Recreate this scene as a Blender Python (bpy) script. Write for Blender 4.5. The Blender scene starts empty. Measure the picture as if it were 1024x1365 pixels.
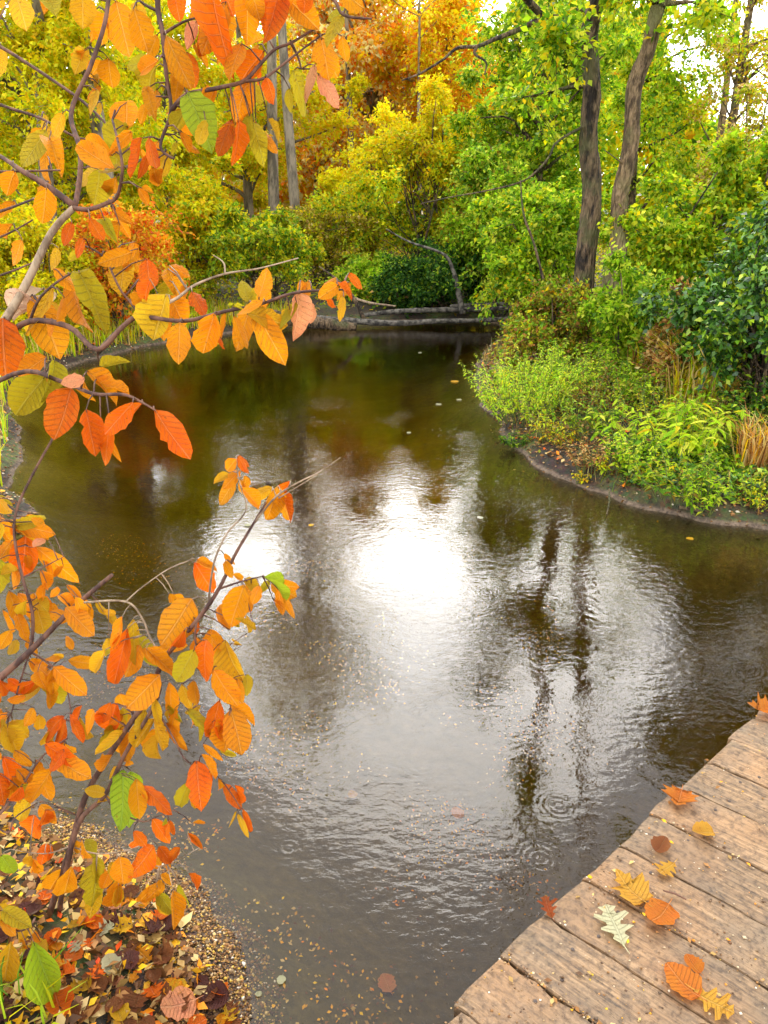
import bpy, math, random
import numpy as np
from mathutils import Vector, Matrix, Euler

R = math.radians
scene = bpy.context.scene
COL = scene.collection

# ------------------------------------------------------------------ camera
CAM_H, PITCH, FPX = 2.2, R(23.0), 993.0
cam_data = bpy.data.cameras.new('camera')
cam_data.sensor_fit = 'VERTICAL'
cam_data.sensor_height = 36.0
cam_data.lens = FPX / 1365.0 * 36.0
cam_data.clip_start = 0.05
cam_data.clip_end = 2000.0
cam = bpy.data.objects.new('camera', cam_data)
cam.location = (0, 0, CAM_H)
cam.rotation_euler = (R(90) - PITCH, 0, 0)
COL.objects.link(cam)
scene.camera = cam

# ------------------------------------------------------------------ sky and sun (bright thin overcast)
SUN_EL, SUN_AZ = R(31.0), R(3.5)          # azimuth measured from +Y towards +X
world = bpy.data.worlds.new('World')
scene.world = world
world.use_nodes = True
wn, wl = world.node_tree.nodes, world.node_tree.links
wn.clear()
w_out = wn.new('ShaderNodeOutputWorld')
w_bg = wn.new('ShaderNodeBackground')
w_sky = wn.new('ShaderNodeTexSky')
w_sky.sky_type = 'NISHITA'
w_sky.sun_disc = False
w_sky.sun_elevation = SUN_EL
w_sky.sun_rotation = SUN_AZ
w_sky.air_density = 1.0
w_sky.dust_density = 1.6
w_sky.ozone_density = 1.0
w_hs = wn.new('ShaderNodeHueSaturation')
w_hs.inputs['Saturation'].default_value = 0.26
w_hs.inputs['Value'].default_value = 1.0
wl.new(w_sky.outputs[0], w_hs.inputs['Color'])
w_gm = wn.new('ShaderNodeGamma')                 # cloud evens the sky out: the range between its bright and dim sides is compressed
w_gm.inputs['Gamma'].default_value = 0.42
w_sc = wn.new('ShaderNodeVectorMath'); w_sc.operation = 'SCALE'
w_sc.inputs['Scale'].default_value = 2.8
wl.new(w_hs.outputs[0], w_gm.inputs['Color'])
wl.new(w_gm.outputs[0], w_sc.inputs[0])
wl.new(w_sc.outputs[0], w_bg.inputs['Color'])
w_bg.inputs['Strength'].default_value = 0.15
wl.new(w_bg.outputs[0], w_out.inputs['Surface'])

sun_data = bpy.data.lights.new('sun', 'SUN')
sun_data.energy = 0.5
sun_data.angle = R(34.0)
sun_data.color = (1.0, 0.96, 0.88)
sun = bpy.data.objects.new('sun', sun_data)
sd = Vector((math.sin(SUN_AZ) * math.cos(SUN_EL), math.cos(SUN_AZ) * math.cos(SUN_EL), math.sin(SUN_EL)))
sun.rotation_euler = sd.to_track_quat('Z', 'Y').to_euler()
sun.location = (0, 0, 30)
COL.objects.link(sun)

vs = scene.view_settings
vs.view_transform = 'Standard'
vs.look = 'None'
vs.exposure = 2.3
vs.gamma = 1.0
vs.use_curve_mapping = False

scene.render.engine = 'CYCLES'
cy = scene.cycles
cy.use_denoising = True
cy.use_adaptive_sampling = True
cy.adaptive_threshold = 0.02
cy.max_bounces = 6
cy.diffuse_bounces = 3
cy.glossy_bounces = 2
cy.transmission_bounces = 4
cy.transparent_max_bounces = 8
cy.caustics_reflective = False
cy.caustics_refractive = False
cy.sample_clamp_indirect = 6.0

# ------------------------------------------------------------------ helpers
CP, SP = math.cos(PITCH), math.sin(PITCH)

def ray(px, py):
    u = (px - 512.0) / FPX
    v = (682.5 - py) / FPX
    return Vector((u, CP + v * SP, -SP + v * CP))

def on_plane(px, py, z=0.0):
    r = ray(px, py)
    return Vector((0, 0, CAM_H)) + r * ((z - CAM_H) / r.z)

def at(px, py, d):
    """point seen at a pixel, d metres away along the optical axis"""
    return Vector((0, 0, CAM_H)) + ray(px, py) * d

def xy_at(px, Y, z=0.3):
    """ground position at distance Y on the vertical plane through a pixel column"""
    return (px - 512.0) / FPX * (Y * CP + (CAM_H - z) * SP)

def z_at(py, Y):
    r = ray(512, py)
    return CAM_H + Y * r.z / r.y

def mesh_obj(name, verts, faces, mat=None, parent=None, smooth=False, col=None):
    """link one mesh object; verts/faces may be lists or numpy arrays"""
    me = bpy.data.meshes.new(name)
    if isinstance(faces, np.ndarray):
        nv, nf, k = len(verts), len(faces), faces.shape[1]
        me.vertices.add(nv)
        me.vertices.foreach_set('co', np.asarray(verts, np.float32).ravel())
        me.loops.add(nf * k)
        me.loops.foreach_set('vertex_index', faces.astype(np.int32).ravel())
        me.polygons.add(nf)
        me.polygons.foreach_set('loop_start', np.arange(0, nf * k, k, dtype=np.int32))
        me.update(calc_edges=True)
    else:
        me.from_pydata([tuple(v) for v in verts], [], faces)
        me.update()
    if col is not None:
        a = me.color_attributes.new('Col', 'FLOAT_COLOR', 'POINT')
        c4 = np.ones((len(verts), 4), np.float32)
        c4[:, :3] = col
        a.data.foreach_set('color', c4.ravel())
    if smooth:
        me.polygons.foreach_set('use_smooth', np.ones(len(me.polygons), bool))
    if mat is not None:
        me.materials.append(mat)
    o = bpy.data.objects.new(name, me)
    COL.objects.link(o)
    if parent is not None:
        o.parent = parent
    return o

def empty(name, loc):
    o = bpy.data.objects.new(name, None)
    o.location = loc
    o.empty_display_size = 0.1
    COL.objects.link(o)
    return o

def tag(o, label=None, cat=None, group=None, kind=None):
    if label: o['label'] = label
    if cat: o['category'] = cat
    if group: o['group'] = group
    if kind: o['kind'] = kind
    return o

class Wood:
    """collects tapered tubes into one mesh"""
    def __init__(s):
        s.v, s.f = [], []
    def tube(s, pts, rad, sides=5, cap=True, rough=0.0):
        rq = random.Random(len(s.v) + len(pts))
        pts = [Vector(p) for p in pts]
        n = len(pts)
        b0 = len(s.v)
        ref = Vector((0.31, 0.17, 0.93))
        for i, p in enumerate(pts):
            d = (pts[min(i + 1, n - 1)] - pts[max(i - 1, 0)])
            if d.length < 1e-9: d = Vector((0, 0, 1))
            d.normalize()
            a = d.cross(ref)
            if a.length < 0.05: a = d.cross(Vector((1, 0, 0)))
            a.normalize()
            b = d.cross(a)
            for k in range(sides):
                t = 2 * math.pi * k / sides
                s.v.append(p + (a * math.cos(t) + b * math.sin(t)) * rad[i] * (1 + rough * (rq.uniform(-1, 1) + 0.8 * math.sin(2 * t + i * .21) * math.sin(i * .37))))
        for i in range(n - 1):
            for k in range(sides):
                k2 = (k + 1) % sides
                s.f.append((b0 + i * sides + k, b0 + i * sides + k2, b0 + (i + 1) * sides + k2, b0 + (i + 1) * sides + k))
        if cap:
            s.f.append(tuple(b0 + k for k in reversed(range(sides))))
            s.f.append(tuple(b0 + (n - 1) * sides + k for k in range(sides)))
    def build(s, name, mat, parent=None, origin=None):
        v = s.v if origin is None else [p - origin for p in s.v]
        return mesh_obj(name, v, s.f, mat, parent, smooth=True)

def smooth_line(pts, n=4):
    """Catmull-Rom through the points"""
    pts = [Vector(p) for p in pts]
    if len(pts) < 3:
        return [pts[0].lerp(pts[-1], i / n) for i in range(n + 1)]
    out = []
    for i in range(len(pts) - 1):
        p0, p1, p2, p3 = pts[max(i - 1, 0)], pts[i], pts[i + 1], pts[min(i + 2, len(pts) - 1)]
        for k in range(n):
            t = k / n
            out.append(0.5 * ((2 * p1) + (p2 - p0) * t + (2 * p0 - 5 * p1 + 4 * p2 - p3) * t * t + (3 * p1 - p0 - 3 * p2 + p3) * t ** 3))
    out.append(pts[-1])
    return out

def unit(a):
    return a / np.maximum(np.linalg.norm(a, axis=-1, keepdims=True), 1e-9)

def leaf_cloud(pos, dirs, nrm, length, width, col, fold=0.18, droop=0.12):
    """one folded leaf-shaped face for every row; returns verts, faces, colours"""
    n = len(pos)
    dirs = unit(dirs)
    side = unit(np.cross(dirs, nrm))
    nn = np.cross(side, dirs)
    L = np.asarray(length)[:, None]; W = np.asarray(width)[:, None]
    v = np.empty((n, 4, 3), np.float32)
    m = pos + dirs * L * 0.45
    v[:, 0] = pos
    v[:, 1] = m - side * W * 0.5 + nn * W * fold
    v[:, 2] = pos + dirs * L - nn * L * droop
    v[:, 3] = m + side * W * 0.5 + nn * W * fold
    f = np.arange(n * 4).reshape(n, 4)
    c = np.repeat(col, 4, axis=0)
    return v.reshape(-1, 3), f, c

# ------------------------------------------------------------------ materials
def new_mat(name):
    m = bpy.data.materials.new(name)
    m.use_nodes = True
    m.node_tree.nodes.clear()
    return m, m.node_tree.nodes, m.node_tree.links

def nd(n, t, **kw):
    x = n.new(t)
    for k, v in kw.items():
        if k in x.inputs.keys():
            x.inputs[k].default_value = v
        else:
            setattr(x, k, v)
    return x

def ramp(n, stops):
    r = n.new('ShaderNodeValToRGB')
    e = r.color_ramp.elements
    while len(e) < len(stops): e.new(0.5)
    for i, (p, c) in enumerate(stops):
        e[i].position = p
        e[i].color = (c[0], c[1], c[2], 1) if not isinstance(c, float) else (c, c, c, 1)
    return r

def mixc(n, l, fac, a, b, mode='MIX'):
    x = n.new('ShaderNodeMix'); x.data_type = 'RGBA'; x.blend_type = mode
    for sock, val in ((x.inputs[0], fac), (x.inputs[6], a), (x.inputs[7], b)):
        if hasattr(val, 'is_linked') or hasattr(val, 'links'):
            l.new(val, sock)
        elif isinstance(val, tuple):
            sock.default_value = (*val[:3], 1)
        else:
            sock.default_value = val
    return x.outputs[2]

def leaf_shader(n, l, colour, trans=0.42, rough=0.5, spec=0.35, bump=None):
    out = n.new('ShaderNodeOutputMaterial')
    pb = nd(n, 'ShaderNodeBsdfPrincipled', Roughness=rough)
    pb.inputs['Specular IOR Level'].default_value = spec
    tr = n.new('ShaderNodeBsdfTranslucent')
    l.new(colour, pb.inputs['Base Color'])
    l.new(colour, tr.inputs['Color'])
    if bump is not None:
        l.new(bump, pb.inputs['Normal']); l.new(bump, tr.inputs['Normal'])
    mx = nd(n, 'ShaderNodeMixShader', Fac=trans)
    l.new(pb.outputs[0], mx.inputs[1]); l.new(tr.outputs[0], mx.inputs[2])
    l.new(mx.outputs[0], out.inputs['Surface'])

def make_foliage_mat(name, rough=0.5, spec=0.35, trans=0.45):
    m, n, l = new_mat(name)
    at_ = nd(n, 'ShaderNodeAttribute', attribute_name='Col')
    leaf_shader(n, l, at_.outputs['Color'], trans, rough, spec)
    return m

M_FOL = make_foliage_mat('foliage', 0.55, 0.25, 0.56)
M_THIN_FOL = make_foliage_mat('thin_foliage', 0.6, 0.15, 0.68)
M_GLOSSY_FOL = make_foliage_mat('glossy_foliage', 0.32, 0.5, 0.25)
M_LITTER = make_foliage_mat('litter', 0.6, 0.3, 0.1)

def make_big_leaf_mat():
    m, n, l = new_mat('shrub_leaf')
    oi = n.new('ShaderNodeObjectInfo')
    tc = n.new('ShaderNodeTexCoord')
    sep = n.new('ShaderNodeSeparateXYZ'); l.new(tc.outputs['Object'], sep.inputs[0])
    ax = nd(n, 'ShaderNodeMath', operation='ABSOLUTE'); l.new(sep.outputs['X'], ax.inputs[0])
    # side veins: bands of y - 0.6|x|
    k = nd(n, 'ShaderNodeMath', operation='MULTIPLY_ADD'); l.new(ax.outputs[0], k.inputs[0]); k.inputs[1].default_value = -0.42; l.new(sep.outputs['Y'], k.inputs[2])
    s = nd(n, 'ShaderNodeMath', operation='MULTIPLY'); l.new(k.outputs[0], s.inputs[0]); s.inputs[1].default_value = 9.0
    fr = nd(n, 'ShaderNodeMath', operation='FRACT'); l.new(s.outputs[0], fr.inputs[0])
    pp = nd(n, 'ShaderNodeMath', operation='PINGPONG'); l.new(fr.outputs[0], pp.inputs[0]); pp.inputs[1].default_value = 0.5
    vein = nd(n, 'ShaderNodeMapRange', clamp=True); l.new(pp.outputs[0], vein.inputs[0])
    vein.inputs[1].default_value = 0.0; vein.inputs[2].default_value = 0.1; vein.inputs[3].default_value = 1.0; vein.inputs[4].default_value = 0.0
    mid = nd(n, 'ShaderNodeMapRange', clamp=True); l.new(ax.outputs[0], mid.inputs[0])
    mid.inputs[1].default_value = 0.012; mid.inputs[2].default_value = 0.035; mid.inputs[3].default_value = 1.0; mid.inputs[4].default_value = 0.0
    vm = nd(n, 'ShaderNodeMath', operation='MAXIMUM'); l.new(vein.outputs[0], vm.inputs[0]); l.new(mid.outputs[0], vm.inputs[1])
    # blotches
    add = n.new('ShaderNodeVectorMath'); add.operation = 'ADD'
    l.new(tc.outputs['Object'], add.inputs[0])
    sc = n.new('ShaderNodeVectorMath'); sc.operation = 'SCALE'; sc.inputs[0].default_value = (17.0, 31.0, 7.0)
    l.new(oi.outputs['Random'], sc.inputs['Scale']); l.new(sc.outputs[0], add.inputs[1])
    n1 = nd(n, 'ShaderNodeTexNoise', Scale=1.6, Detail=3.0, Roughness=0.6); l.new(add.outputs[0], n1.inputs['Vector'])
    n2 = nd(n, 'ShaderNodeTexNoise', Scale=9.0, Detail=5.0, Roughness=0.65); l.new(add.outputs[0], n2.inputs['Vector'])
    r1 = nd(n, 'ShaderNodeMapRange', clamp=True); l.new(n1.outputs[0], r1.inputs[0])
    r1.inputs[1].default_value = 0.4; r1.inputs[2].default_value = 0.68; r1.inputs[3].default_value = 0.0; r1.inputs[4].default_value = 0.55
    hs = nd(n, 'ShaderNodeHueSaturation', Hue=0.482, Saturation=1.0, Value=0.97); l.new(oi.outputs['Color'], hs.inputs['Color'])
    c1 = mixc(n, l, r1.outputs[0], oi.outputs['Color'], hs.outputs[0])
    r2 = nd(n, 'ShaderNodeMapRange', clamp=True); l.new(n2.outputs[0], r2.inputs[0])
    r2.inputs[1].default_value = 0.61; r2.inputs[2].default_value = 0.70; r2.inputs[3].default_value = 0.0; r2.inputs[4].default_value = 0.7
    c2 = mixc(n, l, r2.outputs[0], c1, (0.25, 0.07, 0.015))
    vf = nd(n, 'ShaderNodeMath', operation='MULTIPLY'); l.new(vm.outputs[0], vf.inputs[0]); vf.inputs[1].default_value = 0.34
    hv = nd(n, 'ShaderNodeHueSaturation', Hue=0.515, Saturation=0.85, Value=1.3); l.new(c2, hv.inputs['Color'])
    c3 = mixc(n, l, vf.outputs[0], c2, hv.outputs[0])
    bp = nd(n, 'ShaderNodeBump', Strength=0.8, Distance=0.006)
    ad = nd(n, 'ShaderNodeMath', operation='MULTIPLY_ADD'); l.new(vm.outputs[0], ad.inputs[0]); ad.inputs[1].default_value = -1.0; l.new(n2.outputs[0], ad.inputs[2])
    l.new(ad.outputs[0], bp.inputs['Height'])
    leaf_shader(n, l, c3, 0.5, 0.5, 0.22, bp.outputs[0])
    return m
M_LEAF = make_big_leaf_mat()

def make_bark(name, c1, c2, scale=9.0, stretch=0.25, bump=0.02, moss=None):
    m, n, l = new_mat(name)
    out = n.new('ShaderNodeOutputMaterial')
    pb = nd(n, 'ShaderNodeBsdfPrincipled', Roughness=0.85)
    tc = n.new('ShaderNodeTexCoord')
    mp = n.new('ShaderNodeMapping'); mp.inputs['Scale'].default_value = (1, 1, stretch)
    l.new(tc.outputs['Object'], mp.inputs[0])
    n1 = nd(n, 'ShaderNodeTexNoise', Scale=scale, Detail=6.0, Roughness=0.65); l.new(mp.outputs[0], n1.inputs['Vector'])
    v1 = nd(n, 'ShaderNodeTexVoronoi', Scale=scale * 2.2); l.new(mp.outputs[0], v1.inputs['Vector'])
    r = ramp(n, [(0.42, c2), (0.58, c1)]); l.new(n1.outputs[0], r.inputs[0])
    col = r.outputs[0]
    if moss:
        n3 = nd(n, 'ShaderNodeTexNoise', Scale=2.2, Detail=4.0); l.new(tc.outputs['Object'], n3.inputs['Vector'])
        rr = ramp(n, [(0.52, 0.0), (0.62, 0.8)]); l.new(n3.outputs[0], rr.inputs[0])
        col = mixc(n, l, rr.outputs[0], col, moss)
    l.new(col, pb.inputs['Base Color'])
    mu = nd(n, 'ShaderNodeMath', operation='ADD'); l.new(n1.outputs[0], mu.inputs[0]); l.new(v1.outputs[0], mu.inputs[1])
    bp = nd(n, 'ShaderNodeBump', Strength=0.9, Distance=bump); l.new(mu.outputs[0], bp.inputs['Height'])
    l.new(bp.outputs[0], pb.inputs['Normal'])
    l.new(pb.outputs[0], out.inputs['Surface'])
    return m
M_BARK_DARK = make_bark('bark_dark', (0.20, 0.13, 0.07), (0.013, 0.007, 0.004), 13.0, 0.28, 0.06, (0.10, 0.10, 0.035))
M_BARK_TAN = make_bark('bark_tan', (0.28, 0.185, 0.095), (0.07, 0.042, 0.02), 16.0, 0.28, 0.045, (0.16, 0.15, 0.05))
M_BARK_PALE = make_bark('bark_pale', (0.26, 0.21, 0.15), (0.08, 0.065, 0.045), 6.0, 0.3, 0.01)
M_TWIG = make_bark('twig_bark', (0.16, 0.075, 0.045), (0.05, 0.022, 0.016), 30.0, 0.3, 0.002)
M_TWIG_PALE = make_bark('twig_pale', (0.36, 0.26, 0.165), (0.15, 0.10, 0.06), 30.0, 0.3, 0.002)
M_DEADWOOD = make_bark('deadwood', (0.15, 0.13, 0.105), (0.022, 0.018, 0.014), 12.0, 1.0, 0.01)

# ------------------------------------------------------------------ terrain
SHORE = [(-1.2, 14.35), (0.5, 14.55), (1.7, 14.4), (2.35, 13.7), (2.05, 12.7), (1.62, 11.6), (1.33, 10.4), (1.2, 9.4), (1.1, 8.5), (1.12, 7.8),
         (1.27, 6.45), (1.63, 5.7), (2.0, 5.3), (2.38, 5.08), (2.76, 4.87), (3.6, 4.45), (5.2, 3.6), (6.5, 2.0), (6.2, -2.0), (2.0, -4.5), (-0.6, -3.0),
         (-0.75, -0.6), (-0.40, 0.7), (-0.36, 1.25), (-0.47, 1.60), (-0.66, 1.82), (-0.92, 2.0), (-1.36, 2.24), (-1.95, 2.75), (-2.5, 3.6), (-2.85, 4.5),
         (-2.62, 5.15), (-3.05, 5.7), (-3.45, 6.7), (-3.95, 7.7), (-4.55, 9.2), (-4.5, 10.2), (-3.75, 11.9), (-2.75, 13.1)]
_sh = smooth_line([Vector((x, y, 0)) for x, y in SHORE] + [Vector((SHORE[0][0], SHORE[0][1], 0))], 5)[:-1]
SHP = np.array([(p.x, p.y) for p in _sh])

def signed_dist(x, y):
    """metres from the shore line: positive on land, negative in the pond"""
    P = np.stack([np.ravel(x), np.ravel(y)], 1).astype(float)
    A = SHP; B = np.roll(SHP, -1, axis=0)
    out = np.empty(len(P))
    for i in range(0, len(P), 20000):
        p = P[i:i + 20000, None, :]
        ab = (B - A)[None]
        t = np.clip(((p - A[None]) * ab).sum(-1) / (ab ** 2).sum(-1), 0, 1)
        d = np.sqrt((((A[None] + ab * t[..., None]) - p) ** 2).sum(-1)).min(1)
        px, py = p[..., 0], p[..., 1]
        cond = ((A[None, :, 1] > py) != (B[None, :, 1] > py)) & (px < (B - A)[None, :, 0] * (py - A[None, :, 1]) / ((B - A)[None, :, 1] + 1e-12) + A[None, :, 0])
        inside = cond.sum(1) % 2 == 1
        out[i:i + 20000] = np.where(inside, -d, d)
    return out.reshape(np.shape(x))

def wob(x, y):
    return (np.sin(x * 1.7 + 0.6 * y) * np.cos(y * 1.3 - 0.4 * x) * 0.5 + np.sin(x * 4.1 + 1.0) * np.cos(y * 3.7 + 2.0) * 0.25
            + np.sin(x * 9.3 - y * 4.2) * np.cos(y * 8.9 + x * 2.1) * 0.13 + np.sin(x * 23.0 + y * 7.0) * np.cos(y * 21.0 - x * 5.0) * 0.06)

def ground_z(x, y):
    x = np.asarray(x, float); y = np.asarray(y, float)
    d = signed_dist(x, y)
    w = wob(x, y)
    # steeper mud lip on the right bank, gentle gravel bar on the left
    gentle = 1.0 / (1.0 + np.exp((x + 0.1) * 4.0)) * 1.0 / (1.0 + np.exp((y - 3.2) * 3.0))
    dd = d + w * 0.13 + 0.06 * np.sin(x * 3.1 + 2.0 * np.sin(y * 2.3)) * np.cos(y * 2.7 + x) * (1 - gentle) + 0.025 * np.sin(x * 9 + 3 * np.sin(y * 5)) * np.sin(y * 8 + 2 * np.sin(x * 4))
    lip = 0.11 * (1 - np.exp(-np.maximum(dd, 0) / 0.09)) * (1 - gentle) + np.minimum(np.maximum(dd, 0) * 0.16, 0.2) * gentle
    land = lip + 0.32 * (1 - np.exp(-np.maximum(dd, 0) / 2.5)) + 0.012 * np.maximum(dd - 6, 0) + w * 0.05 * np.minimum(np.maximum(dd, 0) * 1.5, 1)
    bed = -0.62 * (1 - np.exp(np.minimum(dd, 0) / 0.75)) + w * 0.03 * np.minimum(-np.minimum(dd, 0), 1)
    return np.where(dd > 0, land + 0.004, bed - 0.004)

def gz(x, y):
    return float(ground_z(np.array([x]), np.array([y]))[0])

def axis(core0, core1, step, far):
    a = list(np.arange(core0, core1 + 1e-6, step))
    s = step
    while a[-1] < far:
        s *= 1.22; a.append(a[-1] + s)
    s = step
    while a[0] > -far:
        s *= 1.22; a.insert(0, a[0] - s)
    return np.array(a)

gx, gy = axis(-6.0, 6.0, 0.07, 260), axis(0.2, 15.5, 0.07, 260)
GX, GY = np.meshgrid(gx, gy)
GZ = ground_z(GX, GY)
nx, ny = len(gx), len(gy)
ii = (np.arange(ny - 1)[:, None] * nx + np.arange(nx - 1)[None]).ravel()
g_faces = np.stack([ii, ii + 1, ii + nx + 1, ii + nx], 1)

def make_ground_mat():
    m, n, l = new_mat('ground')
    out = n.new('ShaderNodeOutputMaterial')
    pb = nd(n, 'ShaderNodeBsdfPrincipled', Roughness=0.8)
    geo = n.new('ShaderNodeNewGeometry')
    sep = n.new('ShaderNodeSeparateXYZ'); l.new(geo.outputs['Position'], sep.inputs[0])
    na = nd(n, 'ShaderNodeTexNoise', Scale=1.3, Detail=5.0, Roughness=0.6); l.new(geo.outputs['Position'], na.inputs['Vector'])
    nb = nd(n, 'ShaderNodeTexNoise', Scale=22.0, Detail=6.0, Roughness=0.7); l.new(geo.outputs['Position'], nb.inputs['Vector'])
    nc = nd(n, 'ShaderNodeTexVoronoi', Scale=28.0); l.new(geo.outputs['Position'], nc.inputs['Vector'])
    soil = ramp(n, [(0.3, (0.012, 0.008, 0.005)), (0.55, (0.035, 0.021, 0.011)), (0.75, (0.09, 0.052, 0.025))]); l.new(nb.outputs[0], soil.inputs[0])
    moss = ramp(n, [(0.35, (0.05, 0.06, 0.012)), (0.7, (0.14, 0.15, 0.03))]); l.new(nb.outputs[0], moss.inputs[0])
    mf = ramp(n, [(0.47, 0.0), (0.62, 0.85)]); l.new(na.outputs[0], mf.inputs[0])
    land = mixc(n, l, mf.outputs[0], soil.outputs[0], moss.outputs[0])
    lit = mixc(n, l, 0.35, land, nc.outputs['Color'], 'OVERLAY')
    rim = ramp(n, [(0.36, (0.05, 0.033, 0.022)), (0.66, (0.22, 0.15, 0.10))]); l.new(nb.outputs[0], rim.inputs[0])
    rz = nd(n, 'ShaderNodeMapRange', clamp=True); l.new(sep.outputs['Z'], rz.inputs[0])
    rz.inputs[1].default_value = 0.018; rz.inputs[2].default_value = 0.038; rz.inputs[3].default_value = 0.0; rz.inputs[4].default_value = 1.0
    c1 = mixc(n, l, rz.outputs[0], rim.outputs[0], lit)
    bed = ramp(n, [(0.35, (0.05, 0.037, 0.009)), (0.55, (0.115, 0.086, 0.02)), (0.75, (0.24, 0.185, 0.055))])
    bm = nd(n, 'ShaderNodeMath', operation='MULTIPLY_ADD'); l.new(nb.outputs[0], bm.inputs[0]); bm.inputs[1].default_value = 0.55
    bm2 = nd(n, 'ShaderNodeMath', operation='MULTIPLY'); l.new(na.outputs[0], bm2.inputs[0]); bm2.inputs[1].default_value = 0.45
    l.new(bm2.outputs[0], bm.inputs[2]); l.new(bm.outputs[0], bed.inputs[0])
    bz = nd(n, 'ShaderNodeMapRange', clamp=True); l.new(sep.outputs['Z'], bz.inputs[0])
    bz.inputs[1].default_value = -0.03; bz.inputs[2].default_value = 0.006; bz.inputs[3].default_value = 0.0; bz.inputs[4].default_value = 1.0
    c2 = mixc(n, l, bz.outputs[0], bed.outputs[0], c1)
    l.new(c2, pb.inputs['Base Color'])
    bp = nd(n, 'ShaderNodeBump', Strength=0.8, Distance=0.03); l.new(nb.outputs[0], bp.inputs['Height']); l.new(bp.outputs[0], pb.inputs['Normal'])
    l.new(pb.outputs[0], out.inputs['Surface'])
    return m
ground = mesh_obj('ground', np.stack([GX.ravel(), GY.ravel(), GZ.ravel()], 1), g_faces, make_ground_mat(), smooth=True)
tag(ground, 'brown forest floor with muddy banks and pond bed', 'ground', kind='structure')

# ------------------------------------------------------------------ water
def make_water_mat():
    m, n, l = new_mat('pond_water')
    out = n.new('ShaderNodeOutputMaterial')
    geo = n.new('ShaderNodeNewGeometry')
    P = geo.outputs['Position']
    def noise(scale, sx, sy, detail=2.0):
        mp = n.new('ShaderNodeMapping'); mp.inputs['Scale'].default_value = (sx, sy, 1); l.new(P, mp.inputs[0])
        x = nd(n, 'ShaderNodeTexNoise', Scale=scale, Detail=detail, Roughness=0.55); l.new(mp.outputs[0], x.inputs['Vector'])
        return x.outputs[0]
    def mul(a, b):
        x = nd(n, 'ShaderNodeMath', operation='MULTIPLY')
        for i, q in enumerate((a, b)):
            if isinstance(q, float): x.inputs[i].default_value = q
            else: l.new(q, x.inputs[i])
        return x.outputs[0]
    def addn(a, b):
        x = nd(n, 'ShaderNodeMath', operation='ADD'); l.new(a, x.inputs[0])
        if isinstance(b, float): x.inputs[1].default_value = b
        else: l.new(b, x.inputs[1])
        return x.outputs[0]
    patch = ramp(n, [(0.38, 0.12), (0.66, 1.0)]); l.new(noise(0.8, 1, 1, 3.0), patch.inputs[0])
    fine = mul(noise(16.0, 1.0, 1.5, 3.0), 0.0036)
    mid = mul(noise(5.0, 1.0, 1.3, 2.0), 0.0024)
    h = addn(mul(fine, patch.outputs[0]), mul(mid, patch.outputs[0]))
    drops = [(643, 965, .05, .06), (425, 1320, .035, .045), (990, 890, .09, .10), (560, 935, .05, .05), (500, 700, .07, .07), (745, 1075, .04, .05),
             (830, 870, .06, .07), (385, 1130, .03, .04), (590, 1250, .03, .04), (650, 790, .07, .06)]
    rq = random.Random(4)
    drops += [(rq.uniform(250, 1000), rq.uniform(640, 1330), 0, rq.uniform(.025, .075)) for _ in range(9)]
    for px, py, r0, wd in drops:
        c = on_plane(px, py)
        dist = n.new('ShaderNodeVectorMath'); dist.operation = 'DISTANCE'; l.new(P, dist.inputs[0]); dist.inputs[1].default_value = c
        d = dist.outputs['Value']
        sn = nd(n, 'ShaderNodeMath', operation='SINE'); l.new(mul(d, 2 * math.pi / 0.024), sn.inputs[0])
        e1 = nd(n, 'ShaderNodeMath', operation='DIVIDE'); l.new(d, e1.inputs[0]); e1.inputs[1].default_value = wd
        e2 = nd(n, 'ShaderNodeMath', operation='POWER'); l.new(e1.outputs[0], e2.inputs[0]); e2.inputs[1].default_value = 2.0
        ex = nd(n, 'ShaderNodeMath', operation='EXPONENT'); l.new(mul(e2.outputs[0], -1.0), ex.inputs[0])
        h = addn(h, mul(mul(sn.outputs[0], ex.outputs[0]), 0.00030))
    bp = nd(n, 'ShaderNodeBump', Strength=1.0, Distance=1.0); l.new(h, bp.inputs['Height'])
    fr = nd(n, 'ShaderNodeFresnel', IOR=1.333); l.new(bp.outputs[0], fr.inputs['Normal'])
    gl = nd(n, 'ShaderNodeBsdfGlossy', Roughness=0.012); gl.inputs['Color'].default_value = (1, 1, 1, 1); l.new(bp.outputs[0], gl.inputs['Normal'])
    tr = n.new('ShaderNodeBsdfTransparent'); tr.inputs['Color'].default_value = (0.97, 0.95, 0.9, 1)
    va = n.new('ShaderNodeVolumeAbsorption'); va.inputs['Color'].default_value = (0.66, 0.5, 0.02, 1); va.inputs['Density'].default_value = 2.0; l.new(va.outputs[0], out.inputs['Volume'])
    mx = n.new('ShaderNodeMixShader'); l.new(fr.outputs[0], mx.inputs[0]); l.new(tr.outputs[0], mx.inputs[1]); l.new(gl.outputs[0], mx.inputs[2])
    l.new(mx.outputs[0], out.inputs['Surface'])
    return m
water = mesh_obj('pond_water', [(x_, y_, z_) for z_ in (-1.5, 0) for x_, y_ in ((-7, -6), (8, -6), (8, 16), (-7, 16))],
                 [(3, 2, 1, 0), (4, 5, 6, 7), (0, 1, 5, 4), (1, 2, 6, 5), (2, 3, 7, 6), (3, 0, 4, 7)], make_water_mat())
tag(water, 'still dark pond water rippled by rain drops', 'water', kind='structure')

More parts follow.
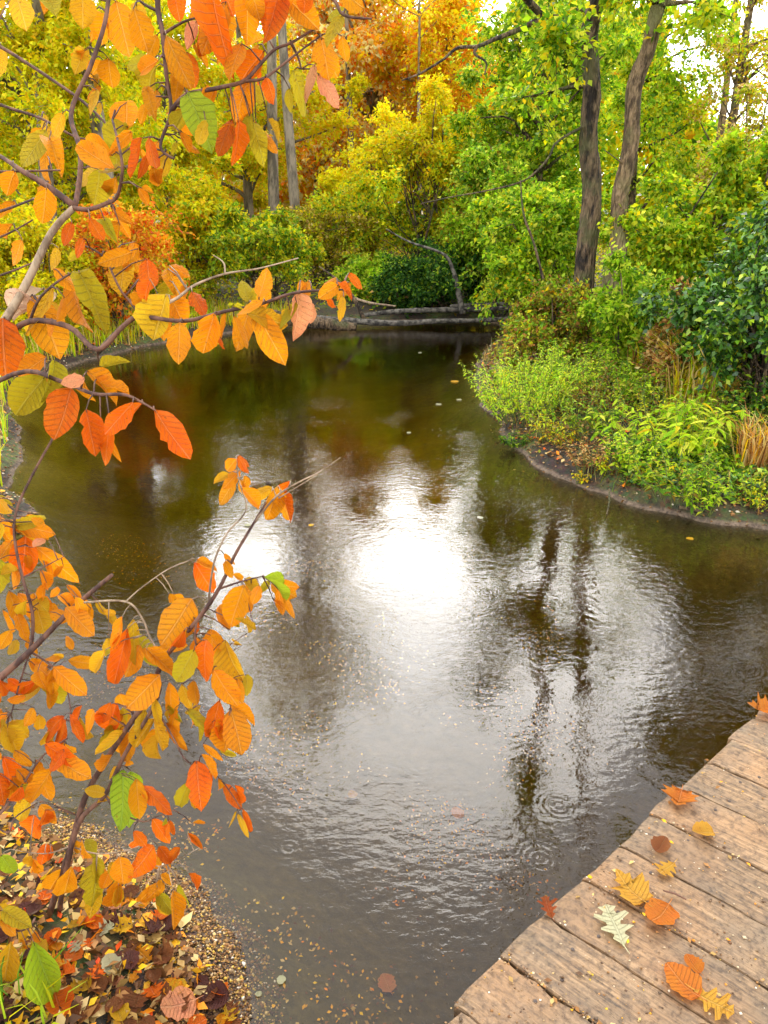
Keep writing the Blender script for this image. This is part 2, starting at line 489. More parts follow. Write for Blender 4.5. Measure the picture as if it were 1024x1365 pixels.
# ------------------------------------------------------------------ plants: clumps of leaves carried by curved limbs
def srgb(r, g, b):
    f = lambda c: (c / 255.0 / 12.92) if c <= 10 else ((c / 255.0 + 0.055) / 1.055) ** 2.4
    return np.array([f(r), f(g), f(b)])
PAL = {
    'lime':   [srgb(150, 185, 25), srgb(175, 200, 40), srgb(120, 160, 20), srgb(190, 195, 60)],
    'green':  [srgb(105, 140, 20), srgb(85, 125, 20), srgb(135, 160, 30), srgb(70, 105, 18), srgb(150, 165, 45)],
    'dark':   [srgb(38, 72, 22), srgb(52, 92, 26), srgb(30, 56, 18), srgb(78, 115, 42)],
    'olive':  [srgb(130, 130, 25), srgb(105, 110, 22), srgb(150, 140, 40), srgb(120, 95, 25)],
    'yelgr':  [srgb(175, 175, 20), srgb(195, 185, 15), srgb(150, 160, 20), srgb(205, 170, 15)],
    'yellow': [srgb(225, 190, 10), srgb(240, 200, 20), srgb(215, 165, 10), srgb(195, 175, 15)],
    'gold':   [srgb(240, 175, 15), srgb(245, 150, 20), srgb(230, 190, 30), srgb(205, 150, 20)],
    'orange': [srgb(248, 140, 25), srgb(245, 118, 25), srgb(252, 165, 40), srgb(240, 110, 30)],
    'pink':   [srgb(255, 180, 115), srgb(255, 190, 125), srgb(250, 160, 90), srgb(255, 200, 130)],
    'red':    [srgb(245, 90, 15), srgb(235, 70, 10), srgb(250, 120, 15)],
    'brown':  [srgb(140, 95, 45), srgb(110, 70, 32), srgb(165, 115, 60), srgb(85, 55, 28)],
    'tan':    [srgb(190, 160, 95), srgb(165, 130, 70), srgb(205, 175, 115)],
}

def pick(rng, pal, n, gain=1.55):
    """pal: dict of palette name -> weight"""
    names = list(pal); w = np.array([pal[k] for k in names], float); w /= w.sum()
    which = rng.choice(len(names), n, p=w)
    out = np.empty((n, 3))
    for i, k in enumerate(names):
        idx = np.nonzero(which == i)[0]
        cols = np.array(PAL[k])
        out[idx] = cols[rng.integers(0, len(cols), len(idx))]
    return np.clip(out * gain * rng.uniform(0.8, 1.15, (n, 1)), 0.002, 0.85)

def spray_leaves(rng, centres, radii, n, lsize, aspect, pal, droop=0.25, flat=0.6, twigs=9, top_pal=None, zlo=0, zhi=1, centre_bias=None):
    """leaves along short twigs that fan out from every clump centre"""
    k = len(centres)
    tw = rng.normal(size=(k * twigs, 3)); tw[:, 2] = tw[:, 2] * flat + 0.1
    tw = unit(tw)
    own = np.repeat(np.arange(k), twigs)
    tl = radii[own] * rng.uniform(0.55, 1.25, k * twigs)
    ti = rng.integers(0, k * twigs, n)
    t = rng.uniform(0.05, 1.0, n) ** 0.75
    base = centres[own[ti]] + tw[ti] * (tl[ti] * t)[:, None]
    base[:, 2] -= droop * tl[ti] * t * t
    base += rng.normal(size=(n, 3)) * (lsize * 0.7)
    dirs = tw[ti] * 0.8 + rng.normal(size=(n, 3)) * 0.75
    dirs[:, 2] -= 0.35
    nrm = rng.normal(size=(n, 3)) * 0.7; nrm[:, 2] += 0.75
    L = lsize * rng.uniform(0.65, 1.35, n)
    col = pick(rng, pal, n)
    if top_pal is not None:
        hfrac = (base[:, 2] - zlo) / max(zhi - zlo, 0.01) + rng.normal(size=n) * 0.15
        m = hfrac > 0.55
        col[m] = pick(rng, top_pal, int(m.sum()))
    # each clump leans a little to one shade
    col *= rng.uniform(0.82, 1.12, (k, 1))[own[ti]]
    tips = centres[own] + tw * tl[:, None]; tips[:, 2] -= droop * tl
    return base, dirs, nrm, L, L * aspect * rng.uniform(0.85, 1.15, n), np.clip(col, 0.002, 0.95), (centres[own], tips)

def twig_prisms(a, b, r):
    """thin three-sided twigs from a to b as arrays"""
    n = len(a)
    d = unit(b - a)
    s = unit(np.cross(d, np.array([0.3, 0.5, 0.81]))); u = np.cross(d, s)
    V = np.empty((n, 6, 3))
    for k in range(3):
        t = 2 * math.pi * k / 3
        o = s * math.cos(t) + u * math.sin(t)
        V[:, k] = a + o * r; V[:, 3 + k] = b + o * r * 0.35
    f = np.array([[0, 1, 4, 3], [1, 2, 5, 4], [2, 0, 3, 5]])
    F = (np.arange(n)[:, None, None] * 6 + f[None]).reshape(-1, 4)
    return V.reshape(-1, 3), F

def bend(rng, a, b, k=6, sag=0.0, wobble=0.06):
    a, b = Vector(a), Vector(b)
    L = (b - a).length
    pts = []
    c1 = Vector(rng.normal(size=3)) * wobble * L
    c2 = Vector(rng.normal(size=3)) * wobble * L
    for i in range(k + 1):
        t = i / k
        p = a.lerp(b, t) + c1 * math.sin(math.pi * t) + c2 * math.sin(2 * math.pi * t) * 0.5
        p.z += sag * L * math.sin(math.pi * t)
        pts.append(p)
    return pts

USED = {}
def plant(name, label, cat, group, px, Y, pytop, hw, pal, n, lsize, kind='shrub', zlow=0.15, nclump=34, aspect=0.55, bark=None, trunk_r=None,
          stems=6, seed=0, top_pal=None, lean=0.0, depth=None, mat=None, x=None, topz=None, twig_wood=False, droop=0.25, flat=0.6, clump=1.0,
          crown_lo=None, trunk_top=None, sub=0.0, density_top=1.0):
    """shrub: stems fan out of the base.  tree: one trunk with limbs.  hw = half width in metres when negative, else photograph pixels"""
    rng = np.random.default_rng(seed + 17)
    if x is None: x = xy_at(px, Y)
    z0 = gz(x, Y)
    ztop = topz if topz is not None else z_at(pytop, Y)
    h = max(ztop - z0, 0.4)
    w = -hw if hw < 0 else 1.18 * hw / FPX * (Y * CP + 0.8)
    dpt = depth or w
    base = Vector((x, Y, z0 - 0.05))
    root = empty(name, base)
    wood = Wood()
    lo = h * (zlow if crown_lo is None else crown_lo)
    cz, rz = (h + lo) / 2, (h - lo) / 2
    # clump centres through the crown, more of them towards its outside
    q = unit(rng.normal(size=(nclump, 3))) * (rng.uniform(0.15, 1.0, (nclump, 1)) ** 0.45) * 0.88
    th = np.arctan2(q[:, 1], q[:, 0]); ph_ = rng.uniform(0, 6.28, 3)
    q *= (1 + 0.2 * np.sin(2 * th + ph_[0]) * np.cos(2.5 * q[:, 2] + ph_[1]) + 0.14 * np.sin(5 * th + ph_[2]) + rng.normal(size=nclump) * 0.13)[:, None]
    cen = np.stack([q[:, 0] * w, q[:, 1] * dpt, cz + q[:, 2] * rz], 1)
    if kind == 'shrub':
        cen[:, 2] = np.maximum(cen[:, 2], 0.12)
        f = np.clip(cen[:, 2] / h, 0, 1)
        cen[:, :2] *= (0.62 + 0.38 * np.sin(np.pi * np.clip(f * 0.9 + 0.15, 0, 1)))[:, None]
    out = rng.uniform(size=nclump) < 0.3                      # sprays that stick out of the outline
    cen[out, :2] *= rng.uniform(1.1, 1.5, (int(out.sum()), 1))
    cen[out, 2] = lo + (cen[out, 2] - lo) * rng.uniform(1.0, 1.32, int(out.sum()))
    cen[:, 0] += lean * cen[:, 2]
    rad = clump * np.where(out, 0.6, 1.0) * rng.uniform(0.6, 1.55, nclump) * (w * dpt * max(rz, 0.2)) ** (1 / 3) * 1.25 / nclump ** (1 / 3)
    bk = bark or M_BARK_DARK
    if kind == 'shrub':
        tr = trunk_r or 0.012 + 0.006 * h
        for s_ in range(stems):
            a = Vector((rng.normal() * w * 0.12, rng.normal() * dpt * 0.12, 0))
            mine = [i for i in range(nclump) if i % stems == s_]
            if not mine: continue
            far = max(mine, key=lambda i: cen[i][2])
            main = bend(rng, a, cen[far], 7, 0.0, 0.05)
            wood.tube(main, [tr * (1 - 0.75 * i / 7) for i in range(8)], 5)
            for i in mine:
                if i == far: continue
                st = main[min(6, max(1, int(7 * cen[i][2] / h * 0.7)))]
                wood.tube(bend(rng, st, cen[i], 5, 0.05, 0.08), [tr * 0.5 * (1 - 0.7 * k / 5) for k in range(6)], 4)
    else:
        tr = trunk_r or 0.02 * h
        tt = trunk_top or h * 0.92
        top = Vector((lean * tt + rng.normal() * 0.02 * h, rng.normal() * 0.02 * h, tt))
        K = 14
        tp = bend(rng, (0, 0, 0), top, K, 0.0, 0.012)
        rr = [tr * (1.0 - 0.72 * (i / K)) * (1.35 if i == 0 else 1.0) for i in range(K + 1)]
        wood.tube(tp, rr, 9)
        for i in range(nclump):
            fz = np.clip((cen[i][2] - 0.35 * math.hypot(cen[i][0] - lean * cen[i][2], cen[i][1])) / tt, 0.12, 0.97)
            j = int(fz * K)
            wood.tube(bend(rng, tp[j], cen[i], 6, 0.06, 0.07), [min(rr[j] * 0.55, 0.012 + 0.02 * (Vector(cen[i]) - tp[j]).length) * (1 - 0.8 * k / 6) for k in range(7)], 5)
    base_, dirs, nrm, L, W, col, (ta, tb) = spray_leaves(rng, cen, rad, n, lsize, aspect, pal, droop, flat, 9, top_pal, lo, h)
    if twig_wood:
        tv, tf = twig_prisms(ta, tb, 0.0025 + 0.0006 * h)
        off = len(wood.v)
        wood.v.extend(Vector(p) for p in tv)
        wood.f.extend(tuple(int(q_) + off for q_ in r_) for r_ in tf)
    wood.build('trunk' if kind == 'tree' else 'stem', bk, root)
    if n > 0:
        v, f, c = leaf_cloud(base_, dirs, nrm, L, W, col)
        mesh_obj('crown' if kind == 'tree' else 'foliage', v, f, mat or M_FOL, root, col=c)
    tag(root, label, cat, group)
    return root

G_FAR, G_RIGHT, G_LEFT, G_MID = 'far trees of the autumn wood', 'bushes on the right bank', 'bushes on the left bank', 'bushes behind the log jam'
S = 'shrub'; T = 'tree'
# --- behind the log jam
plant('bush', 'dark green bush overhanging the logs', 'bush', G_MID, 580, 15.0, 322, 74, {'dark': 4, 'green': 1}, 26000, 0.07, nclump=60, seed=1, stems=12, zlow=0.0, clump=0.8, depth=0.75)
plant('bush', 'tall yellow topped green bush behind the dark overhanging bush', 'bush', G_MID, 565, 18.0, 128, 88, {'green': 3, 'yelgr': 4, 'lime': 1}, 30000, 0.085, nclump=60, seed=2, stems=9, top_pal={'yellow': 4, 'yelgr': 3, 'gold': 1}, twig_wood=True)
plant('bush', 'bright yellow bush beside the pale slender trunks', 'bush', G_MID, 478, 20.5, 190, 50, {'yellow': 3, 'yelgr': 2}, 15000, 0.09, nclump=30, seed=3)
plant('bush', 'low olive bush on the bank left of the dark overhanging bush', 'bush', G_MID, 440, 18.0, 262, 60, {'olive': 4, 'yelgr': 2, 'tan': 1}, 14000, 0.08, nclump=30, seed=4, stems=8)
plant('bush', 'small lime green bush at the end of the logs', 'bush', G_MID, 490, 16.0, 342, 40, {'lime': 3, 'green': 2}, 8000, 0.075, nclump=20, seed=5, zlow=0.05)
plant('bush', 'green bush between the two trunks and the far logs', 'bush', G_MID, 668, 14.8, 205, 75, {'green': 4, 'lime': 2, 'olive': 1}, 26000, 0.085, nclump=46, seed=6, stems=8, twig_wood=True)
plant('bush', 'olive green bush arching over the far logs', 'bush', G_MID, 640, 16.6, 250, 50, {'olive': 2, 'green': 3, 'yelgr': 2}, 14000, 0.08, nclump=28, seed=7)
# --- right bank bushes
plant('bush', 'broad bright green bush right of the two trunks', 'bush', G_RIGHT, 905, 10.6, 205, 95, {'green': 4, 'lime': 3, 'yelgr': 2}, 32000, 0.075, nclump=50, seed=8, stems=8, twig_wood=True)
plant('bush', 'green bush touched with gold behind the dark glossy bush', 'bush', G_RIGHT, 1030, 10.4, 170, 90, {'green': 4, 'lime': 2, 'yelgr': 2, 'gold': 0.4}, 28000, 0.075, nclump=46, seed=9, stems=8)
plant('bush', 'dark glossy green bush on the right bank', 'bush', G_RIGHT, 990, 6.9, 278, 92, {'dark': 5, 'green': 2.5}, 15000, 0.064, nclump=56, seed=10, stems=8, mat=M_GLOSSY_FOL, twig_wood=True, clump=0.95, zlow=0.12)
plant('bush', 'green leafy bush at the foot of the two trunks', 'bush', G_RIGHT, 838, 8.4, 352, 52, {'green': 4, 'lime': 3}, 9000, 0.06, nclump=28, seed=11, stems=6, twig_wood=True)
plant('bush', 'olive and russet bush left of the two trunks', 'bush', G_RIGHT, 738, 9.3, 372, 62, {'olive': 4, 'green': 4, 'brown': 2, 'gold': 0.5}, 13000, 0.055, nclump=34, seed=12, stems=9, twig_wood=True)
plant('bush', 'withered brown bush between green plants on the right bank', 'bush', G_RIGHT, 893, 7.4, 405, 42, {'brown': 5, 'tan': 2, 'olive': 2}, 3000, 0.055, nclump=22, seed=13, stems=9, twig_wood=True, bark=M_BARK_TAN)
plant('bush', 'mid green bush left of the dark trunk', 'bush', G_RIGHT, 715, 11.8, 225, 60, {'green': 5, 'lime': 3, 'yelgr': 1}, 20000, 0.075, nclump=38, seed=14, stems=7, twig_wood=True)
# --- left bank bushes
plant('bush', 'green bush with dark upright stems over the water', 'bush', G_LEFT, 355, 14.6, 268, 72, {'green': 4, 'yelgr': 3, 'olive': 1}, 20000, 0.075, nclump=36, seed=15, stems=12, zlow=0.3, twig_wood=True)
plant('bush', 'yellow green bush left of the dark stemmed bush', 'bush', G_LEFT, 268, 15.4, 205, 72, {'yelgr': 4, 'yellow': 4, 'green': 1, 'orange': 0.3}, 22000, 0.085, nclump=38, seed=16, stems=8)
plant('bush', 'orange leaved bush on the far left bank', 'bush', G_LEFT, 165, 12.4, 268, 85, {'orange': 5, 'red': 2, 'gold': 2}, 9000, 0.075, nclump=34, seed=17, stems=8, twig_wood=True)
plant('bush', 'yellow bush beside the orange bush on the left bank', 'bush', G_LEFT, 55, 11.4, 275, 80, {'yelgr': 4, 'yellow': 3, 'olive': 1}, 18000, 0.07, nclump=36, seed=18, stems=7)
plant('bush', 'small yellow green bush low on the left bank', 'bush', G_LEFT, 215, 13.9, 350, 60, {'yelgr': 3, 'lime': 2, 'olive': 2}, 9000, 0.07, nclump=22, seed=19, zlow=0.05)
# --- trees
plant('tree', 'yellow green tree with drooping sprays behind the left bank', 'tree', G_FAR, 95, 14.6, -60, 130, {'yelgr': 4, 'lime': 1, 'yellow': 2}, 42000, 0.085, kind=T, nclump=70, crown_lo=0.2, seed=20, trunk_r=0.12, bark=M_BARK_PALE, twig_wood=True, topz=6.6)
plant('tree', 'slim grey trunked tree with a thin yellow crown beside the orange bush', 'tree', G_FAR, 168, 13.4, 0, 70, {'yellow': 2, 'yelgr': 3}, 9000, 0.085, kind=T, nclump=26, crown_lo=0.3, seed=21, trunk_r=0.15, bark=M_BARK_PALE, topz=7.6, trunk_top=9.5)
plant('tree', 'slim grey trunked leaning tree behind the yellow bush', 'tree', G_FAR, 84, 13.2, 0, 60, {'yellow': 2, 'yelgr': 3}, 7000, 0.085, kind=T, nclump=22, crown_lo=0.3, seed=22, trunk_r=0.13, bark=M_BARK_PALE, topz=6.6, trunk_top=8.6, lean=0.06)
plant('tree', 'yellow tree behind the pale slender trunks', 'tree', G_FAR, 335, 24.0, 0, 95, {'yelgr': 4, 'yellow': 4, 'gold': 1}, 30000, 0.12, kind=T, nclump=50, crown_lo=0.12, seed=23, topz=8.6, bark=M_BARK_PALE)
plant('tree', 'orange and pink maple in the middle of the wood', 'tree', G_FAR, 500, 30.0, 0, 118, {'orange': 6, 'pink': 6, 'gold': 2}, 27000, 0.19, mat=M_THIN_FOL, kind=T, nclump=84, crown_lo=0.12, seed=24, topz=11.2, bark=M_BARK_PALE)
plant('tree', 'pink orange maple behind the bright yellow bush', 'tree', G_FAR, 425, 33.0, 0, 100, {'pink': 6, 'orange': 3, 'gold': 2}, 24000, 0.2, mat=M_THIN_FOL, kind=T, nclump=70, crown_lo=0.1, seed=25, topz=11.6, bark=M_BARK_PALE)
plant('tree', 'golden orange tree behind the yellow topped bush', 'tree', G_FAR, 600, 27.0, 0, 75, {'gold': 4, 'orange': 3, 'yellow': 3}, 20000, 0.16, mat=M_THIN_FOL, kind=T, nclump=50, crown_lo=0.1, seed=26, topz=9.0, bark=M_BARK_PALE)
plant('tree', 'full green tree between the dark trunk and the orange maples', 'tree', G_FAR, 705, 16.5, 0, 75, {'green': 5, 'lime': 2, 'yelgr': 1}, 28000, 0.095, kind=T, nclump=60, crown_lo=0.15, seed=27, topz=6.3, trunk_r=0.11)
plant('tree', 'light green tree behind the tan leaning trunk', 'tree', G_FAR, 838, 19.0, 0, 62, {'lime': 3, 'green': 3, 'yelgr': 2}, 17000, 0.105, kind=T, nclump=46, crown_lo=0.12, seed=28, topz=10.4, trunk_r=0.10, clump=0.9)
plant('tree', 'thin tan sapling with a few gold leaves against the white sky', 'tree', G_FAR, 950, 17.5, 0, 48, {'tan': 2, 'gold': 2, 'yelgr': 3, 'lime': 2}, 6500, 0.08, kind=T, nclump=26, crown_lo=0.15, seed=29, topz=7.2, trunk_r=0.12, bark=M_BARK_TAN, twig_wood=True, trunk_top=9.0)
plant('tree', 'tan trunk rising from gold shrubs beside the sapling', 'tree', G_FAR, 992, 18.5, 0, 50, {'gold': 2, 'yelgr': 3, 'lime': 2}, 7000, 0.085, kind=T, nclump=26, crown_lo=0.12, seed=30, topz=6.8, trunk_r=0.16, bark=M_BARK_TAN, twig_wood=True, trunk_top=11.0, lean=0.03)
plant('bush', 'twiggy tan bush below the white sky', 'bush', G_FAR, 955, 15.0, 118, 65, {'yelgr': 2, 'tan': 2, 'lime': 2, 'olive': 1}, 8000, 0.075, nclump=36, seed=31, stems=14, bark=M_BARK_TAN, twig_wood=True)
plant('bush', 'gold and green bush at the foot of the tan trunk', 'bush', G_FAR, 1050, 16.0, 130, 60, {'gold': 2, 'yelgr': 3, 'green': 2}, 12000, 0.085, nclump=30, seed=32, stems=8)
plant('tree', 'tall green tree crowding in beyond the dark glossy bush', 'tree', G_FAR, 1210, 10.0, 0, -2.3, {'green': 4, 'olive': 3, 'brown': 1}, 30000, 0.085, kind=T, nclump=60, crown_lo=0.25, seed=33, topz=9.0, trunk_r=0.16)
plant('tree', 'tall olive tree on the right bank beyond the boardwalk', 'tree', G_FAR, 1330, 6.6, 0, -1.9, {'green': 3, 'olive': 4, 'brown': 1}, 20000, 0.085, kind=T, nclump=46, crown_lo=0.35, seed=34, topz=7.6, trunk_r=0.14)
plant('tree', 'tall yellow green tree on the left bank reaching over the shrubs', 'tree', G_FAR, -330, 7.2, 0, -2.6, {'yelgr': 4, 'green': 2, 'yellow': 1}, 20000, 0.085, kind=T, nclump=50, crown_lo=0.4, seed=35, topz=9.5, trunk_r=0.17, clump=0.85)
plant('tree', 'yellow tree at the far left edge of the wood', 'tree', G_FAR, -60, 19.0, 0, -3.2, {'yelgr': 3, 'yellow': 4, 'gold': 1}, 22000, 0.11, kind=T, nclump=50, crown_lo=0.1, seed=36, topz=8.8, bark=M_BARK_PALE)
plant('tree', 'yellow green tree between the grey trunks and the yellow tree', 'tree', G_FAR, 235, 21.0, 0, 85, {'yelgr': 4, 'yellow': 3, 'lime': 1}, 26000, 0.11, kind=T, nclump=50, crown_lo=0.1, seed=37, topz=8.2, bark=M_BARK_PALE)
for i, (px, Y, tz, r, ln) in enumerate([(368, 21.0, 16.5, 0.16, 0.0), (401, 20.0, 15.0, 0.14, -0.01), (662, 25.0, 11.0, 0.2, 0.0), (925, 22.0, 11.0, 0.13, 0.02), (465, 27.0, 10.0, 0.14, 0.01), (560, 24.5, 8.5, 0.08, 0.0)]):
    lab = ['pale slender trunk with a sparse top behind the low olive bush', 'darker slender trunk beside the pale slender trunk', 'pale trunk rising between the golden tree and the full green tree',
           'thin bare tan trunk against the white sky', 'grey trunk in front of the pink orange maple', 'thin trunk in front of the golden orange tree'][i]
    plant('tree', lab, 'tree', G_FAR, px, Y, 0, -2.6 if i < 2 else -1.2, {'yellow': 1, 'gold': 1}, 6500 if i < 2 else 900, 0.11, kind=T, nclump=34 if i < 2 else 14, crown_lo=0.45 if i < 2 else 0.7, seed=50 + i, topz=tz, trunk_r=r, bark=M_BARK_TAN if i == 3 else M_BARK_PALE, lean=ln)

# --- the two trunks on the right bank, drawn limb by limb
def big_tree(name, label, line, r0, limbs, bark, pal, n, clumps, seed):
    rng = np.random.default_rng(seed)
    base = Vector(line[0])
    root = empty(name, base)
    w = Wood()
    pts = smooth_line(line, 14)
    pts = [p + Vector((math.sin(i * .33 + seed) * .022 + math.sin(i * .11) * .03, math.cos(i * .27) * .02, 0)) for i, p in enumerate(pts)]
    rr = [r0 * (1 + .45 * math.exp(-i / 4)) * (1 - 0.62 * i / (len(pts) - 1)) for i in range(len(pts))]
    w.tube(pts, rr, 16, True, 0.07)
    lws = []
    for lb, ra, rb in limbs:
        lp = smooth_line(lb, 5)
        lw = Wood(); lw.tube(lp, [ra + (rb - ra) * (i / (len(lp) - 1)) ** 0.7 for i in range(len(lp))], 7); lws.append(lw)
    cen = np.array([c[:3] for c in clumps]); rad = np.array([c[3] for c in clumps])
    for c in clumps:
        p = Vector(c[:3])
        best = min((q for q in pts if q.z < p.z + 0.2), key=lambda q: (q - p).length, default=pts[-1])
        w.tube(bend(rng, best, p, 6, 0.06, 0.06), [0.035 * (1 - 0.8 * k / 6) for k in range(7)], 5)
    b_, d_, n_, L, W_, col, (ta, tb) = spray_leaves(rng, cen, rad, n, 0.085, 0.6, pal, 0.3, 0.6, 12)
    tv, tf = twig_prisms(ta, tb, 0.006)
    off = len(w.v); w.v.extend(Vector(p) for p in tv); w.f.extend(tuple(int(q) + off for q in r_) for r_ in tf)
    tk = w.build('trunk', bark, root, base)
    for lw in lws: lw.build('limb', bark, tk, base)
    v, f, c = leaf_cloud(b_ - np.array(base), d_, n_, L, W_, col)
    mesh_obj('crown', v, f, M_FOL, root, col=c)
    tag(root, label, 'tree', 'the two trunks on the right bank')

def vplane(px, py, Y):
    r = ray(px, py); return Vector((0, 0, CAM_H)) + r * (Y / r.y)

def mirror(px, py, Y):
    """the point whose reflection in the pond shows at this pixel"""
    p = vplane(px, py, Y); p.z = -p.z; return p

rngc = np.random.default_rng(5)
def clumps_at(lst, Y, sig=0.5):
    out = []
    for px, py, r in lst:
        p = vplane(px, py, Y); out.append((p.x + rngc.normal() * 0.1, p.y + rngc.normal() * sig, p.z, r))
    return out
Yt = 10.6
t1 = [vplane(780, 380, Yt) - Vector((0, 0, 1.55)), vplane(782, 300, Yt), vplane(787, 180, Yt), vplane(790, 80, Yt), vplane(796, -10, Yt), mirror(722, 900, Yt), mirror(712, 1000, Yt), mirror(703, 1120, Yt), mirror(700, 1250, Yt)]
t1[0].z = gz(t1[0].x, t1[0].y) - 0.08
l1 = [([vplane(783, 75, Yt), vplane(765, 58, Yt - .1), vplane(728, 25, Yt - .4), vplane(690, -15, Yt - .7), vplane(640, -80, Yt - 1), vplane(575, -150, Yt - 1.3)], 0.075, 0.02),
      ([vplane(724, 24, Yt - .42), vplane(690, 40, Yt - .6), vplane(660, 52, Yt - .8), vplane(636, 62, Yt - .9), vplane(610, 64, Yt - 1), vplane(590, 80, Yt - 1.1), vplane(560, 98, Yt - 1.2), vplane(536, 107, Yt - 1.3)], 0.036, 0.008),
      ([vplane(636, 62, Yt - .9), vplane(633, 72, Yt - .95), vplane(648, 83, Yt - 1), vplane(646, 100, Yt - 1)], 0.022, 0.008),
      ([vplane(783, 60, Yt), vplane(768, 35, Yt - .2), vplane(745, 22, Yt - .4), vplane(735, 20, Yt - .5)], 0.03, 0.008),
      (None, 0, 0)]
l1[-1] = ([mirror(717, 885, Yt), mirror(690, 905, Yt - .2), mirror(640, 935, Yt - .4), mirror(590, 975, Yt - .6)], 0.05, 0.012)
l1.append(([vplane(786, 165, Yt), vplane(760, 178, Yt - .15), vplane(740, 192, Yt - .25), vplane(730, 212, Yt - .3), vplane(700, 240, Yt - .3), vplane(650, 254, Yt - .3), vplane(600, 263, Yt - .3), vplane(560, 272, Yt - .3)], 0.022, 0.006))
c1 = clumps_at([(735, 70, .45), (715, 125, .5), (705, -20, .5), (830, -30, .45), (760, 10, .4)], Yt)
c1 += [(m_.x + rngc.normal() * .5, m_.y + rngc.normal() * .6, m_.z, .5) for m_ in (mirror(660, 800, Yt), mirror(780, 850, Yt), mirror(620, 860, Yt), mirror(690, 1000, Yt), mirror(740, 1080, Yt))]
big_tree('tree', 'dark barked trunk with a crooked bare limb on the right bank', t1, 0.138, l1, M_BARK_DARK, {'green': 4, 'lime': 2, 'yelgr': 2}, 4500, c1, 71)
Yt2 = 10.0
t2 = [vplane(812, 385, Yt2), vplane(818, 330, Yt2), vplane(832, 240, Yt2), vplane(850, 130, Yt2), vplane(868, 45, Yt2), vplane(884, -20, Yt2), mirror(773, 930, Yt2), mirror(776, 1010, Yt2), mirror(780, 1110, Yt2), mirror(786, 1230, Yt2)]
t2[0].z = gz(t2[0].x, t2[0].y) - 0.08
l2 = [([vplane(832, 220, Yt2), vplane(822, 212, Yt2 - .2), vplane(806, 200, Yt2 - .4)], 0.012, 0.005)]
c2 = clumps_at([(900, -30, .5), (930, 20, .45), (860, -40, .4)], Yt2) + [(m_.x + .6, m_.y + rngc.normal() * .6, m_.z, .45) for m_ in (mirror(800, 900, Yt2), mirror(840, 960, Yt2), mirror(790, 1100, Yt2))]
big_tree('tree', 'tan barked leaning trunk beside the dark trunk', t2, 0.116, l2, M_BARK_TAN, {'green': 3, 'lime': 3, 'yelgr': 3}, 2600, c2, 72)

# ------------------------------------------------------------------ far wood and undergrowth (masses nobody could count)
def far_wood():
    rng = np.random.default_rng(90)
    n = 150000
    az = rng.uniform(R(-62), R(62), n)
    d = rng.uniform(33, 50, n)
    hmax = 6.6 + 1.8 * np.sin(az * 9) + 1.2 * np.sin(az * 23 + 1)
    hmax = np.where((az > R(18)) & (az < R(30)), hmax * 0.75, hmax)
    x, y = d * np.sin(az), d * np.cos(az)
    z = ground_z(x, y) + hmax * rng.uniform(0, 1, n) ** 0.8
    clump = np.sin(x * 1.3) * np.cos(y * 1.1) + np.sin(z * 1.9 + x)
    keep = clump + rng.normal(size=n) * 0.5 > -0.7
    pos = np.stack([x, y, z], 1)[keep]; a = az[keep]; n = len(pos)
    u = (a + rng.normal(size=n) * 0.05)
    col = np.where((u < R(-11))[:, None], pick(rng, {'yelgr': 4, 'yellow': 3, 'gold': 1, 'green': 1}, n),
          np.where((u < R(7))[:, None], pick(rng, {'orange': 2, 'pink': 4, 'gold': 4, 'yellow': 2}, n), pick(rng, {'green': 3, 'yelgr': 3, 'gold': 1, 'lime': 2}, n)))
    nr = rng.normal(size=(n, 3)); nr[:, 2] += 0.5
    L = rng.uniform(0.3, 0.6, n)
    v, f, c = leaf_cloud(pos, rng.normal(size=(n, 3)), nr, L, L * 0.6, col)
    tag(mesh_obj('woodland', v, f, M_THIN_FOL, col=c), 'far mass of yellow, orange and green autumn woodland', 'woodland', kind='stuff')
far_wood()

def scatter_land(rng, n, xr, yr, dmin, dmax, cond=None):
    x = rng.uniform(*xr, n); y = rng.uniform(*yr, n)
    d = signed_dist(x, y)
    k = (d > dmin) & (d < dmax)
    if cond is not None: k &= cond(x, y, d)
    x, y = x[k], y[k]
    return np.stack([x, y, ground_z(x, y)], 1)

def flat_leaves(name, label, cat, pos, size, pal, rng, mat=M_LITTER, tilt=0.45, lift=0.01, gain=0.95):
    n = len(pos)
    p = pos.copy(); p[:, 2] += lift * rng.uniform(0.3, 1.5, n)
    d = rng.normal(size=(n, 3)); d[:, 2] *= 0.25
    nr = rng.normal(size=(n, 3)) * tilt; nr[:, 2] += 1.0
    L = size * rng.uniform(0.6, 1.4, n)
    v, f, c = leaf_cloud(p, d, nr, L, L * 0.6, pick(rng, pal, n, gain), 0.12, 0.0)
    return tag(mesh_obj(name, v, f, mat, col=c), label, cat, kind='stuff')

rg = np.random.default_rng(101)
flat_leaves('leaf_litter', 'brown leaf litter strewn over the right bank', 'leaf litter', scatter_land(rg, 26000, (0.9, 6), (4.2, 13.5), 0.07, 4.0), 0.05, {'brown': 6, 'tan': 2, 'orange': 0.7, 'olive': 1}, rg)
flat_leaves('leaf_litter', 'fallen leaves lying over the left bank', 'leaf litter', scatter_land(rg, 30000, (-7, -0.3), (0.5, 14.5), 0.10, 3.0), 0.05, {'brown': 5, 'tan': 2, 'orange': 1.5, 'gold': 1}, rg)

